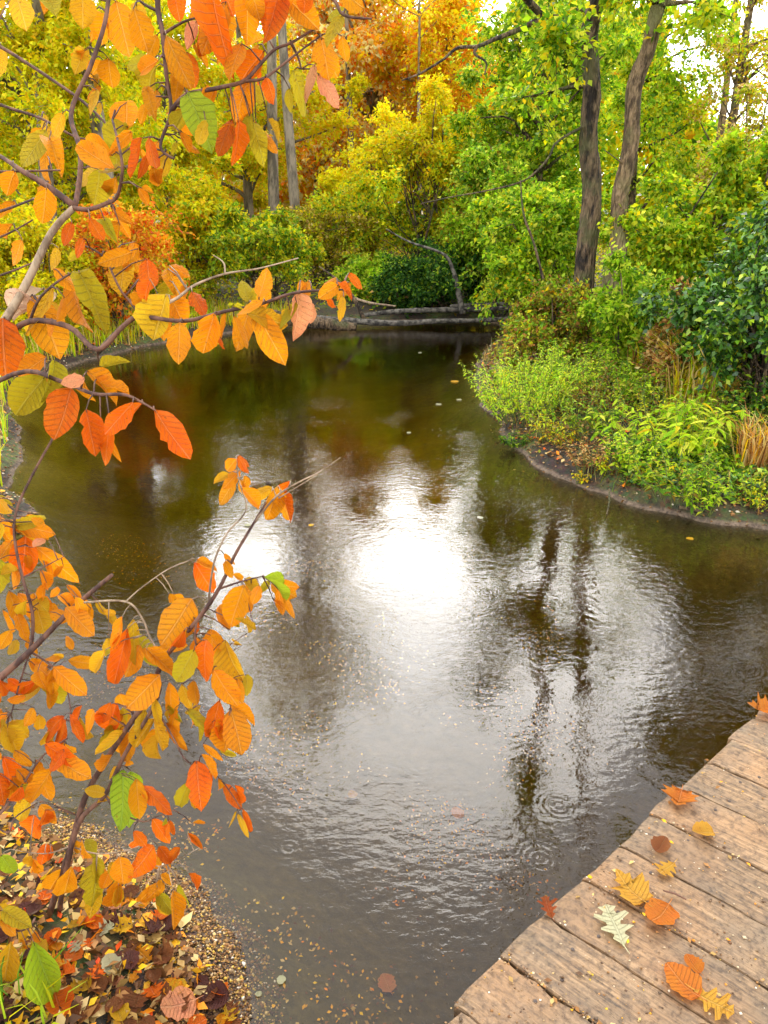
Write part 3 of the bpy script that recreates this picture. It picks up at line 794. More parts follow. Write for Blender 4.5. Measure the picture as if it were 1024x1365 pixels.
flat_leaves('leaf_litter', 'matted wet brown leaves under the orange shrubs', 'leaf litter', scatter_land(rg, 9000, (-2.2, -0.35), (0.7, 2.4), 0.10, 1.5), 0.036, {'brown': 6, 'tan': 3, 'red': .4, 'gold': 2.5}, rg, M_LITTER, 0.6, 0.012, 0.85)
flat_leaves('leaf_litter', 'leaf bits trapped along the right waterline', 'leaf litter', scatter_land(rg, 9000, (0.8, 4.5), (4.0, 13.5), -0.10, 0.10), 0.032, {'brown': 6, 'tan': 2, 'gold': .6}, rg, M_LITTER, 0.5, 0.006, 0.8)

def undergrowth(name, label, pos, size, pal, rng, h=0.3, mat=M_FOL):
    """low leafy ground cover"""
    n = len(pos)
    p = pos.copy(); p[:, 2] += rng.uniform(0, 1, n) ** 1.5 * h
    d = rng.normal(size=(n, 3)); d[:, 2] = np.abs(d[:, 2]) * 0.5
    nr = rng.normal(size=(n, 3)) * 0.6; nr[:, 2] += 1.0
    L = size * rng.uniform(0.6, 1.4, n)
    v, f, c = leaf_cloud(p, d, nr, L, L * 0.55, pick(rng, pal, n))
    return tag(mesh_obj(name, v, f, mat, col=c), label, 'ground cover', kind='stuff')
patchy = lambda x, y, d: (np.sin(x * 2.3 + 1.0) * np.cos(y * 1.9) + np.sin(x * 5.1 + y * 3.3) * 0.5) > 0.1
undergrowth('undergrowth', 'low green undergrowth among the right bank bushes', scatter_land(rg, 40000, (1.2, 9), (4.7, 15), 0.12, 6, lambda x, y, d: (d > 1.1) | patchy(x, y, d)), 0.05, {'green': 4, 'olive': 3, 'lime': 1, 'brown': 1}, rg, 0.38)
undergrowth('undergrowth', 'yellow green undergrowth on the far banks', scatter_land(rg, 50000, (-12, 12), (9, 30), 0.06, 16, lambda x, y, d: (y > 14.2) | (x < -2.5)), 0.09, {'yelgr': 4, 'olive': 3, 'tan': 1, 'green': 2}, rg, 0.5)
undergrowth('ivy', 'glossy dark ivy trailing over the muddy lip of the right bank', scatter_land(rg, 9000, (1.9, 4.2), (4.6, 6.2), 0.09, 0.9), 0.05, {'dark': 3, 'green': 3, 'lime': 1}, rg, 0.10, M_GLOSSY_FOL)

def grass(name, label, pos, hgt, pal, rng, wid=0.006, bend_=0.5):
    """arching blades of two faces each"""
    n = len(pos)
    a = rng.uniform(0, 2 * math.pi, n)
    out = np.stack([np.cos(a), np.sin(a), np.zeros(n)], 1); sd_ = np.stack([-np.sin(a), np.cos(a), np.zeros(n)], 1)
    H = hgt * rng.uniform(0.5, 1.25, n)[:, None]; B = bend_ * rng.uniform(0.3, 1.3, n)[:, None] * H
    up = np.array([0, 0, 1.0])
    V = np.empty((n, 6, 3))
    W = wid * rng.uniform(0.7, 1.3, n)[:, None]
    V[:, 0] = pos - sd_ * W; V[:, 1] = pos + sd_ * W
    mid = pos + up * H * 0.65 + out * B * 0.3
    V[:, 2] = mid + sd_ * W * 0.8; V[:, 3] = mid - sd_ * W * 0.8
    tip = pos + up * H * 0.9 + out * B
    V[:, 4] = tip + sd_ * W * 0.15; V[:, 5] = tip - sd_ * W * 0.15
    f = np.array([[0, 1, 2, 3], [3, 2, 4, 5]])
    F = (np.arange(n)[:, None, None] * 6 + f[None]).reshape(-1, 4)
    c = np.repeat(pick(rng, pal, n), 6, axis=0)
    return tag(mesh_obj(name, V.reshape(-1, 3), F, M_FOL, col=c), label, 'grass', kind='stuff')
grass('grass', 'yellowed grass along the left bank', scatter_land(rg, 34000, (-8, -1.5), (4.2, 14.5), 0.07, 2.6, lambda x, y, d: patchy(x * 1.7, y * 1.7, d) | (y > 8)), 0.28, {'yelgr': 4, 'tan': 2, 'lime': 2}, rg)
grass('grass', 'thin sedge drooping over the right bank lip', scatter_land(rg, 7000, (0.9, 4.5), (4.3, 13.5), 0.04, 0.35, lambda x, y, d: patchy(x * 1.9, y * 1.9, d)), 0.2, {'olive': 4, 'tan': 3, 'green': 3, 'brown': 2}, rg, 0.003, 1.1)
def tuft(name, label, px, py, n, r, h, pal, z=0.3, bend_=0.7, wid=0.006):
    c = on_plane(px, py, z)
    a = rg.uniform(0, 2 * math.pi, n); q = r * np.sqrt(rg.uniform(0, 1, n))
    x, y = c.x + q * np.cos(a), c.y + q * np.sin(a)
    o = grass(name, label, np.stack([x, y, ground_z(x, y)], 1), h, pal, rg, wid, bend_)
    del o['kind']; o['category'] = 'grass tuft'; o['group'] = 'grass tufts on the banks'
tuft('grass_tuft', 'arching yellow green grass tuft beside the dark glossy bush', 925, 545, 240, 0.28, 0.75, {'yelgr': 3, 'tan': 3, 'lime': 1}, wid=0.008)
tuft('grass_tuft', 'rusty dry grass tuft below the dark glossy bush', 1008, 612, 260, 0.16, 0.42, {'tan': 5, 'brown': 3, 'gold': 1, 'orange': .6}, wid=0.006)
tuft('grass_tuft', 'dry tan and gold grass tuft below the withered bush', 858, 505, 240, 0.25, 0.5, {'gold': 3, 'tan': 3, 'brown': 2}, wid=0.008)
tuft('grass_tuft', 'tall pale grass tuft at the foot of the dark glossy bush', 975, 520, 160, 0.25, 0.7, {'tan': 3, 'yelgr': 2}, wid=0.006)
tuft('grass_tuft', 'green grass tuft on the gravel below the orange shrub', 15, 1365, 60, 0.14, 0.13, {'lime': 2, 'green': 3, 'yelgr': 2}, 0.15, wid=0.0035)

# ------------------------------------------------------------------ herbs on the right bank
def herb(label, px, py, hgt, rad, nst, per, lsize, aspect, pal, seed, pieces=False, z=0.25, mat=None, bend_=0.5, group='leafy herbs on the right bank'):
    rng = np.random.default_rng(seed)
    b = on_plane(px, py, z); b.z = gz(b.x, b.y) - 0.01
    root = empty('herb', b)
    w = Wood()
    P, D, N, L, C = [], [], [], [], []
    for s_ in range(nst):
        a = rng.uniform(0, 2 * math.pi); q = rad * math.sqrt(rng.uniform(0, 1))
        o = Vector((math.cos(a) * q * 0.45, math.sin(a) * q * 0.45, 0))
        tip = Vector((math.cos(a) * q * 1.15, math.sin(a) * q * 1.15, hgt * rng.uniform(0.6, 1.1) * (1 - 0.25 * q / rad)))
        line = bend(rng, o, tip, 5, 0.06, 0.05)
        w.tube(line, [0.004 * (1 - 0.12 * k) for k in range(6)], 3, False)
        for k in range(per):
            t = rng.uniform(0.25, 1.0) * 5
            i = min(int(t), 4); p = line[i].lerp(line[i + 1], t - i)
            th = rng.uniform(0, 2 * math.pi)
            d = Vector((math.cos(th), math.sin(th), rng.uniform(-0.45, 0.35)))
            P.append(p); D.append(d); N.append(Vector((rng.normal() * 0.3, rng.normal() * 0.3, 1))); L.append(lsize * rng.uniform(0.6, 1.25) * (1.1 - 0.1 * t)); 
    C = pick(rng, pal, len(P))
    w.build('stem', M_HERB_STEM, root)
    if pieces:
        for i in range(len(P)):
            o = bpy.data.objects.new('leaf', HERB_LEAVES[i % len(HERB_LEAVES)])
            d = D[i].normalized(); sx = d.cross(N[i]).normalized(); nz = sx.cross(d)
            m = Matrix((sx, d, nz)).transposed().to_4x4()
            o.matrix_local = Matrix.Translation(P[i]) @ m @ Matrix.Diagonal((L[i] * aspect, L[i], L[i], 1))
            o.color = (*C[i], 1)
            o.parent = root
            o.matrix_parent_inverse = Matrix.Identity(4)
            COL.objects.link(o)
    else:
        v, f, c = leaf_cloud(np.array(P), np.array(D), np.array(N), np.array(L), np.array(L) * aspect, C, 0.12, 0.3)
        mesh_obj('foliage', v, f, mat or M_FOL, root, col=c)
    tag(root, label, 'herb', group)

def leaf_blade(seed, nseg=7, half=2, cup=0.16, droop=0.22, ovate=0.42, serr=0.0, petiole=0.0, twist=0.0, width=1.0):
    """unit leaf: base at the origin, tip at y=1, width about 1 before scaling; cupped, drooping, pointed"""
    rng = random.Random(seed)
    V, Fc = [], []
    ph1, ph2 = rng.uniform(0, 6), rng.uniform(0, 6)
    rag = [rng.uniform(-serr, serr) * 1.2 for _ in range(nseg + 1)]; rag2 = [rng.uniform(-serr, serr) * 1.2 for _ in range(nseg + 1)]
    if serr > 0.05 and rng.random() < 0.25: rag2[rng.randrange(2, nseg - 1)] = -0.3      # a torn bite
    for i in range(nseg + 1):
        t = i / nseg
        # ovate outline with a pointed tip
        w_ = (math.sin(math.pi * t ** 0.92) ** 0.62) * (1 - 0.10 * t) if 0 < i < nseg else (0.06 if i == 0 else 0.0)
        w_ *= 0.5 * width
        if 0 < i < nseg: w_ *= 1 + rng.uniform(-serr, serr)
        z = -droop * t * t + 0.03 * math.sin(ph1 + 5 * t)
        for j in range(-half, half + 1):
            s_ = j / half
            x_ = s_ * w_
            zz = z + cup * abs(s_) ** 1.5 * w_ * 2 + 0.03 * math.sin(ph2 + 7 * t + 3 * s_) * abs(s_) + twist * s_ * w_ * t
            if abs(j) == half: zz += rag[i] * 0.5
            V.append((x_ * (1 + (rag2[i] if j == half else rag[i] if j == -half else 0)), t, zz))
    k = 2 * half + 1
    for i in range(nseg):
        for j in range(k - 1):
            a = i * k + j
            Fc.append((a, a + 1, a + k + 1, a + k))
    return V, Fc

def blade_mesh(name, mat, **kw):
    V, Fc = leaf_blade(**kw)
    me = bpy.data.meshes.new(name)
    me.from_pydata(V, [], Fc); me.update()
    me.polygons.foreach_set('use_smooth', np.ones(len(me.polygons), bool))
    me.materials.append(mat)
    return me

def make_plain(name, c, rough=0.6):
    m, n, l = new_mat(name)
    out = n.new('ShaderNodeOutputMaterial')
    pb = nd(n, 'ShaderNodeBsdfPrincipled', Roughness=rough)
    tc = n.new('ShaderNodeTexCoord')
    n1 = nd(n, 'ShaderNodeTexNoise', Scale=25.0, Detail=4.0); l.new(tc.outputs['Object'], n1.inputs['Vector'])
    r = ramp(n, [(0.3, tuple(q * 0.65 for q in c)), (0.7, tuple(min(q * 1.25, 1) for q in c))]); l.new(n1.outputs[0], r.inputs[0])
    l.new(r.outputs[0], pb.inputs['Base Color']); l.new(pb.outputs[0], out.inputs['Surface'])
    return m
M_HERB_STEM = make_plain('herb_stem', (0.13, 0.16, 0.03))
HERB_LEAVES = [blade_mesh('herb_leaf', M_LEAF, seed=s_, nseg=5, half=1, cup=0.12, droop=0.35) for s_ in range(4)]
LIME = {'lime': 5, 'yelgr': 1}
herb('bright lime herb with long leaves right of the russet litter', 905, 605, 0.55, 0.45, 36, 7, 0.15, 0.30, LIME, 201, True, 0.22)
herb('bright lime herb leaning against the long leaved herb', 950, 598, 0.45, 0.3, 18, 7, 0.12, 0.32, LIME, 202, True, 0.22)
herb('lime herb between the fine fern and the long leaved herb', 828, 590, 0.42, 0.28, 18, 8, 0.10, 0.4, {'lime': 4, 'green': 2}, 203, True, 0.2)
herb('fine leaved lime plant at the water edge by the far bend', 700, 548, 0.75, 0.6, 100, 44, 0.06, 0.32, LIME, 204, False, 0.2)
herb('fine leaved lime plant behind the plant at the water edge', 745, 530, 0.7, 0.5, 60, 40, 0.06, 0.34, {'lime': 4, 'green': 2}, 205, False, 0.25)
herb('small blue green plant at the foot of the fine lime plant', 690, 582, 0.18, 0.16, 14, 14, 0.05, 0.5, {'dark': 2, 'green': 3}, 206, False, 0.12)
herb('small yellow green herb among the brown litter', 815, 625, 0.2, 0.2, 12, 10, 0.055, 0.5, {'yelgr': 3, 'lime': 3, 'gold': 1}, 207, False, 0.15)
herb('yellow green herb at the bank edge below the long leaved herb', 872, 640, 0.26, 0.2, 14, 12, 0.06, 0.45, {'lime': 3, 'yelgr': 2}, 208, False, 0.15)
herb('green herb with broad leaves above the ivy', 985, 640, 0.25, 0.32, 18, 12, 0.07, 0.5, {'green': 4, 'lime': 2}, 209, False, 0.15)
herb('russet and yellow herb in the litter at the bend', 745, 590, 0.22, 0.26, 20, 14, 0.05, 0.5, {'olive': 3, 'brown': 2, 'gold': 2}, 210, False, 0.15)
herb('tall green herb under the withered bush', 860, 545, 0.6, 0.32, 26, 26, 0.07, 0.35, {'green': 4, 'lime': 3}, 211, False, 0.25)
herb('brown stalky herb behind the lime herbs', 795, 545, 0.6, 0.4, 34, 22, 0.055, 0.4, {'brown': 4, 'olive': 3, 'green': 1}, 212, False, 0.25)
herb('dark green herb at the foot of the glossy bush', 1010, 575, 0.5, 0.4, 30, 22, 0.08, 0.5, {'dark': 4, 'green': 2}, 213, False, 0.25, M_GLOSSY_FOL)
herb('tiny yellow herb on the mud lip', 775, 632, 0.12, 0.12, 10, 8, 0.04, 0.5, {'yelgr': 3, 'gold': 2}, 214, False, 0.1)

rh = random.Random(66)
HPAL = [{'lime': 4, 'green': 2}, {'green': 4, 'olive': 2}, {'olive': 3, 'brown': 3, 'gold': 1}, {'yelgr': 3, 'lime': 2}, {'brown': 4, 'tan': 2}]
HLAB = ['lime green', 'mid green', 'russet', 'yellow green', 'withered brown']
spots_h = [(665, 500, 0), (760, 500, 2), (790, 520, 1), (820, 540, 0), (775, 570, 1), (730, 570, 3), (860, 575, 3), (890, 545, 1), (845, 610, 0), (790, 605, 4), (905, 640, 1), (940, 650, 0), (1010, 650, 3), (960, 560, 4), (930, 575, 0), (1000, 605, 1), (720, 495, 1), (690, 480, 2), (840, 510, 4), (1020, 540, 0)]
near_h = ['at the far bend', 'under the russet bush', 'behind the litter', 'under the leafy bush', 'in the litter', 'below the fine lime plant', 'beside the long leaved herb', 'below the withered bush', 'in front of the lime herb', 'among fallen leaves', 'above the mud lip', 'at the ivy edge', 'in the ivy', 'at the glossy bush', 'behind the long leaved herb', 'by the rusty grass', 'behind the fine lime plant', 'by the tip of the bank', 'by the dry grass', 'under the glossy bush']
for i, (px, py, k_) in enumerate(spots_h):
    herb('wild %s herb %s' % (HLAB[k_], near_h[i]), px, py, rh.uniform(.25, .6), rh.uniform(.18, .36), rh.randrange(14, 26), rh.randrange(12, 22), rh.uniform(.045, .075), rh.uniform(.28, .5), HPAL[k_], 400 + i, False, 0.25)
clods = scatter_land(rg, 26000, (0.8, 4.2), (4.2, 13.5), -0.05, 0.22)
clods = clods[rg.uniform(size=len(clods)) < 0.5]

# ------------------------------------------------------------------ log jam, stakes and dead branches
def log(name, label, pts, radii, mat=M_DEADWOOD, cat='log', group='logs and dead branches at the far end of the pond', sides=10, n=5):
    p = smooth_line(pts, n)
    rr = np.interp(np.linspace(0, 1, len(p)), np.linspace(0, 1, len(radii)), radii)
    rr = [r_ * (1 + 0.08 * math.sin(i * 1.9)) for i, r_ in enumerate(rr)]
    o = Vector(p[0])
    w = Wood(); w.tube(p, rr, sides)
    ob = w.build(name, mat, None, o); ob.location = o
    tag(ob, label, cat, group)
def vp(px, py, Y): return vplane(px, py, Y)
log('log', 'long grey log lying lowest across the far end of the pond', [vp(418, 424, 13.7), vp(470, 428, 13.75), vp(530, 431, 13.7), vp(585, 428, 13.75), vp(640, 427, 13.8), vp(700, 423, 13.9)], [0.06, 0.06, 0.052, 0.045, 0.04, 0.035])
log('log', 'grey log lying behind the lowest log', [vp(480, 421, 14.1), vp(530, 415, 14.1), vp(590, 413, 14.15), vp(640, 412, 14.15), vp(720, 409, 14.2)], [0.035, 0.045, 0.05, 0.045, 0.04])
log('log', 'pale slim log on top of the log jam', [vp(600, 408, 14.3), vp(640, 406, 14.3), vp(705, 404, 14.4)], [0.03, 0.04, 0.03])
log('log', 'dark rotten log half sunk by the left of the jam', [vp(350, 420, 13.6), vp(420, 430, 13.6), vp(475, 436, 13.55)], [0.13, 0.12, 0.07], M_BARK_DARK)
log('branch', 'grey bent dead branch leaning up from the logs', [vp(617, 418, 14.0), vp(610, 385, 14.05), vp(603, 357, 14.1), vp(590, 338, 14.1), vp(545, 322, 14.2), vp(515, 305, 14.3)], [0.06, 0.05, 0.035, 0.025, 0.018, 0.008], cat='dead branch')
log('stub', 'short dark stub sticking up from the logs', [vp(651, 416, 14.4), vp(647, 404, 14.4), vp(643, 392, 14.5)], [0.04, 0.03, 0.02], M_BARK_DARK, cat='dead branch')
log('branch', 'dark branch slanting down into the left end of the logs', [vp(485, 425, 13.9), vp(470, 395, 14.0), vp(448, 372, 14.1), vp(425, 355, 14.2)], [0.045, 0.035, 0.025, 0.012], M_BARK_DARK, cat='dead branch')
log('branch', 'pale broken branch lying over the left end of the logs', [vp(470, 397, 14.0), vp(495, 404, 14.0), vp(528, 408, 14.0)], [0.025, 0.022, 0.012], M_TWIG_PALE, cat='dead branch')
log('branch', 'thin dark sapling stem left of the dark trunk', [vp(724, 372, 10.2), vp(712, 325, 10.2), vp(698, 285, 10.2), vp(694, 240, 10.3)], [0.018, 0.016, 0.013, 0.006], M_BARK_DARK, cat='dead branch')
log('branch', 'dark forked branch leaning out of the left bank', [vp(130, 470, 9.6), vp(150, 448, 9.5), vp(170, 430, 9.4), vp(190, 421, 9.3)], [0.035, 0.03, 0.025, 0.015], M_BARK_DARK, cat='dead branch')
def dead_root(label, pts, r0):
    log('root', label, pts, [r0, r0 * 0.8, r0 * 0.35], M_BARK_DARK, 'root', 'roots along the muddy right bank', 6)
for i, (a, b, r0) in enumerate([((650, 470), (632, 512), .014), ((812, 652), (806, 692), .008), ((905, 676), (985, 694), .016)]):
    A, B = on_plane(*a, 0.09), on_plane(*b, 0.0)
    dead_root(['dark root at the tip of the far bend', 'dark root dipping straight into the water', 'dark root along the mud lip below the ivy'][i],
              [A, A.lerp(B, 0.5) + Vector((0.02, 0.01, 0.0)), B - Vector((0, 0, 0.05))], r0)

# ------------------------------------------------------------------ boardwalk
E0 = Vector((0.091, 1.019, 0.0)); ANG_E, ANG_P = R(41.4), R(-40.6)
UE = Vector((math.cos(ANG_E), math.sin(ANG_E), 0)); UP = Vector((math.cos(ANG_P), math.sin(ANG_P), 0))
DECK = 0.60
def make_deck_mat():
    m, n, l = new_mat('deck_wood')
    out = n.new('ShaderNodeOutputMaterial')
    pb = nd(n, 'ShaderNodeBsdfPrincipled', Roughness=0.6)
    tc = n.new('ShaderNodeTexCoord'); oi = n.new('ShaderNodeObjectInfo')
    sc = n.new('ShaderNodeVectorMath'); sc.operation = 'SCALE'; sc.inputs[0].default_value = (13.0, 37.0, 5.0); l.new(oi.outputs['Random'], sc.inputs['Scale'])
    ad = n.new('ShaderNodeVectorMath'); ad.operation = 'ADD'; l.new(tc.outputs['Object'], ad.inputs[0]); l.new(sc.outputs[0], ad.inputs[1])
    mp = n.new('ShaderNodeMapping'); mp.inputs['Scale'].default_value = (1.0, 17.0, 17.0); l.new(ad.outputs[0], mp.inputs[0])
    g1 = nd(n, 'ShaderNodeTexNoise', Scale=7.0, Detail=7.0, Roughness=0.65, Distortion=0.6); l.new(mp.outputs[0], g1.inputs['Vector'])
    g2 = nd(n, 'ShaderNodeTexNoise', Scale=3.5, Detail=6.0, Roughness=0.7); l.new(ad.outputs[0], g2.inputs['Vector'])
    g3 = nd(n, 'ShaderNodeTexNoise', Scale=60.0, Detail=5.0, Roughness=0.7); l.new(ad.outputs[0], g3.inputs['Vector'])
    c = ramp(n, [(0.32, (0.05, 0.027, 0.012)), (0.47, (0.21, 0.12, 0.054)), (0.66, (0.37, 0.228, 0.112))]); l.new(g1.outputs[0], c.inputs[0])
    grey = ramp(n, [(0.44, 0.0), (0.62, 0.75)]); l.new(g2.outputs[0], grey.inputs[0])
    c2 = mixc(n, l, grey.outputs[0], c.outputs[0], (0.165, 0.115, 0.07))
    warm = nd(n, 'ShaderNodeTexNoise', Scale=2.1, Detail=4.0); l.new(ad.outputs[0], warm.inputs['Vector'])
    wr = ramp(n, [(0.50, 0.0), (0.66, 0.6)]); l.new(warm.outputs[0], wr.inputs[0])
    c3 = mixc(n, l, wr.outputs[0], c2, (0.33, 0.165, 0.06))
    d3 = ramp(n, [(0.36, (0.28, 0.24, 0.2)), (0.54, (1.0, 1.0, 1.0))]); l.new(g3.outputs[0], d3.inputs[0])
    c4 = mixc(n, l, 0.8, c3, d3.outputs[0], 'MULTIPLY')
    rv = nd(n, 'ShaderNodeMapRange'); l.new(oi.outputs['Random'], rv.inputs[0]); rv.inputs[3].default_value = 0.85; rv.inputs[4].default_value = 1.15
    hs = nd(n, 'ShaderNodeHueSaturation'); l.new(rv.outputs[0], hs.inputs['Value']); l.new(c4, hs.inputs['Color'])
    l.new(hs.outputs[0], pb.inputs['Base Color'])
    hh = nd(n, 'ShaderNodeMath', operation='MULTIPLY_ADD'); l.new(g3.outputs[0], hh.inputs[0]); hh.inputs[1].default_value = 0.4; l.new(g1.outputs[0], hh.inputs[2])
    bp = nd(n, 'ShaderNodeBump', Strength=0.7, Distance=0.006); l.new(hh.outputs[0], bp.inputs['Height']); l.new(bp.outputs[0], pb.inputs['Normal'])
    rr = nd(n, 'ShaderNodeMapRange'); l.new(g2.outputs[0], rr.inputs[0]); rr.inputs[3].default_value = 0.28; rr.inputs[4].default_value = 0.75; l.new(rr.outputs[0], pb.inputs['Roughness'])
    l.new(pb.outputs[0], out.inputs['Surface'])
    return m
M_DECK = make_deck_mat()

boardwalk = empty('boardwalk', E0 + Vector((0, 0, DECK - 0.05)))
tag(boardwalk, 'weathered brown plank boardwalk at the pond edge', 'boardwalk')
def plank(length, wid, th, seed):
    """plank along +x with worn, uneven edges and a chipped end at x=0"""
    rng = random.Random(seed)
    nl = 44
    xs = [0] + [length * (i / nl) ** 1.35 for i in range(1, nl + 1)]
    prof = [(-.5, -1), (-.5, -.12), (-.487, -.02), (-.2, 0.0), (.2, 0.0), (.487, -.02), (.5, -.12), (.5, -1)]
    V, Fc = [], []
    slope = rng.uniform(-.012, .012)
    for i, x_ in enumerate(xs):
        e1, e2 = rng.uniform(-.0015, .002), rng.uniform(-.0015, .002)
        if rng.random() < 0.08: e1 += 0.005
        if rng.random() < 0.08: e2 += 0.005
        for k, (a, b) in enumerate(prof):
            y_ = a * wid
            if a < -.3: y_ += e1
            if a > .3: y_ -= e2
            xx = x_ + a * wid * 0.143 + (slope * a * .6 + rng.uniform(-.005, .005) if i == 0 else 0)
            V.append((xx, y_, b * th + (rng.uniform(-.0018, .0018) if b > -.5 else 0) - (0.006 if (i == 0 and b > -.5) else 0)))
    k = len(prof)
    for i in range(nl):
        for j in range(k):
            j2 = (j + 1) % k
            Fc.append((i * k + j, (i + 1) * k + j, (i + 1) * k + j2, i * k + j2))
    Fc.append(tuple(range(k))); Fc.append(tuple(reversed(range(nl * k, nl * k + k))))
    me = bpy.data.meshes.new('plank'); me.from_pydata(V, [], Fc); me.update(); me.materials.append(M_DECK)
    return me
rd = random.Random(3)
NAIL = bpy.data.meshes.new('nail')
NAIL.from_pydata([(0.0045 * math.cos(a_ * math.pi / 4), 0.0045 * math.sin(a_ * math.pi / 4), z_) for z_ in (-0.004, 0.0) for a_ in range(8)] + [(0, 0, 0.0006)], [],
                 [(8 + a_, 8 + (a_ + 1) % 8, 16) for a_ in range(8)] + [(a_, (a_ + 1) % 8, 8 + (a_ + 1) % 8, 8 + a_) for a_ in range(8)])
NAIL.materials.append(make_plain('rusty_nail', (0.05, 0.03, 0.022)))
SP_ = 0.1612
for k in range(-11, 13):
    s0 = 0.233 + SP_ * k
    gap0 = 0.002 if k % 2 == 0 else 0.0007; gap1 = 0.002 if (k + 1) % 2 == 0 else 0.0007
    wid = SP_ * math.sin(ANG_E - ANG_P) - gap0 - gap1
    mid = E0 + UE * (s0 + SP_ / 2 + (gap0 - gap1) / 2) + UP * rd.uniform(-0.005, 0.005)
    if k == -2: mid += UP * 0.03
    o = bpy.data.objects.new('plank', plank(3.4, wid, 0.045, 300 + k))
    o.location = mid - boardwalk.location + Vector((0, 0, DECK + rd.uniform(-0.003, 0.003)))
    o.rotation_euler = (rd.uniform(-.008, .008), 0, ANG_P)
    o.parent = boardwalk
    COL.objects.link(o)
    for xn in (0.12, 1.3):
        for yn in (-0.045, 0.047):
            nl_ = bpy.data.objects.new('nail', NAIL); nl_.location = (xn + rd.uniform(-.012, .012), yn + rd.uniform(-.008, .008), 0.0008)
            nl_.parent = o; COL.objects.link(nl_)
def deck_box(name, a, b, wid, z0, z1):
    d = (b - a).normalized(); s_ = Vector((-d.y, d.x, 0)) * wid / 2
    V = [a + s_, a - s_, b - s_, b + s_]
    V = [Vector((p.x, p.y, z)) - boardwalk.location for z in (z0, z1) for p in V]
    mesh_obj(name, V, [(3, 2, 1, 0), (4, 5, 6, 7), (0, 1, 5, 4), (1, 2, 6, 5), (2, 3, 7, 6), (3, 0, 4, 7)], M_DECK, boardwalk)
for off in (0.12, 1.3, 2.6):
    deck_box('stringer', E0 + UP * off - UE * 1.5, E0 + UP * off + UE * 2.3, 0.06, DECK - 0.24, DECK - 0.05)
for off in (0.2, 2.5):
    for s0 in (-1.2, 0.25, 1.8):
        w = Wood(); p = E0 + UP * off + UE * s0
        w.tube([Vector((p.x, p.y, -0.9)), Vector((p.x, p.y, -0.1)), Vector((p.x + .004, p.y, DECK - 0.05))], [0.085, 0.08, 0.075], 10)
        w.build('post', M_DECK, boardwalk, boardwalk.location)

# ------------------------------------------------------------------ fallen leaves on the boardwalk
def lobed(outline, seed, curl=0.25, bendy=0.15):
    """leaf from a half outline [(halfwidth, y)], mirrored with small differences; curled upward at the rim"""
    rng = random.Random(seed)
    L_ = [(x_ * rng.uniform(.85, 1.1), y_ + rng.uniform(-.01, .01)) for x_, y_ in outline]
    Rr = [(x_ * rng.uniform(.85, 1.1), y_ + rng.uniform(-.01, .01)) for x_, y_ in outline]
    ph = rng.uniform(0, 6)
    zf = lambda x_, y_: curl * (abs(x_) ** 1.6) * 1.4 + bendy * (y_ - .4) ** 2 + 0.03 * math.sin(ph + 9 * x_ + 6 * y_)
    V, Fc = [], []
    n = len(outline)
    for i in range(n):
        y_ = outline[i][1]
        V.append((0, y_ if i < n - 1 else 1.0, zf(0, y_)))
    for q, sg in ((L_, -1), (Rr, 1)):
        b0 = len(V)
        for x_, y_ in q:
            V.append((sg * x_ * .5, y_ - .02, zf(x_ * .5, y_) - .015)); V.append((sg * x_, y_, zf(x_, y_)))
        for i in range(n - 1):
            a = b0 + 2 * i
            f1 = (i, a, a + 2, i + 1); f2 = (a, a + 1, a + 3, a + 2)
            Fc += [f1, f2] if sg < 0 else [f1[::-1], f2[::-1]]
    # stalk
    b0 = len(V)
    V += [(-.012, 0.02, zf(0, 0)), (.012, 0.02, zf(0, 0)), (.03, -.22, zf(0, 0) + .05), (.012, -.23, zf(0, 0) + .05)]
    Fc.append((b0, b0 + 1, b0 + 2, b0 + 3))
    zm = min(v[2] for v in V)
    return [(a, b, c - zm) for a, b, c in V], Fc
OAK = [(.02, 0), (.10, .08), (.22, .16), (.13, .24), (.16, .30), (.40, .42), (.36, .48), (.17, .50), (.17, .58), (.46, .70), (.40, .78), (.18, .76), (.14, .84), (.24, .92), (.12, .95), (.01, 1.0)]
MAPLE = [(.02, 0), (.22, .02), (.36, .00), (.30, .14), (.56, .34), (.42, .38), (.44, .48), (.62, .62), (.40, .58), (.22, .54), (.20, .64), (.28, .78), (.16, .80), (.10, .90), (.05, .96), (.01, 1.0)]
ROUND = [(.02, 0), (.24, .03), (.36, .12), (.42, .24), (.45, .34), (.46, .42), (.45, .50), (.43, .58), (.40, .66), (.35, .74), (.29, .82), (.22, .89), (.14, .95), (.07, .98), (.03, .99), (.01, 1.0)]

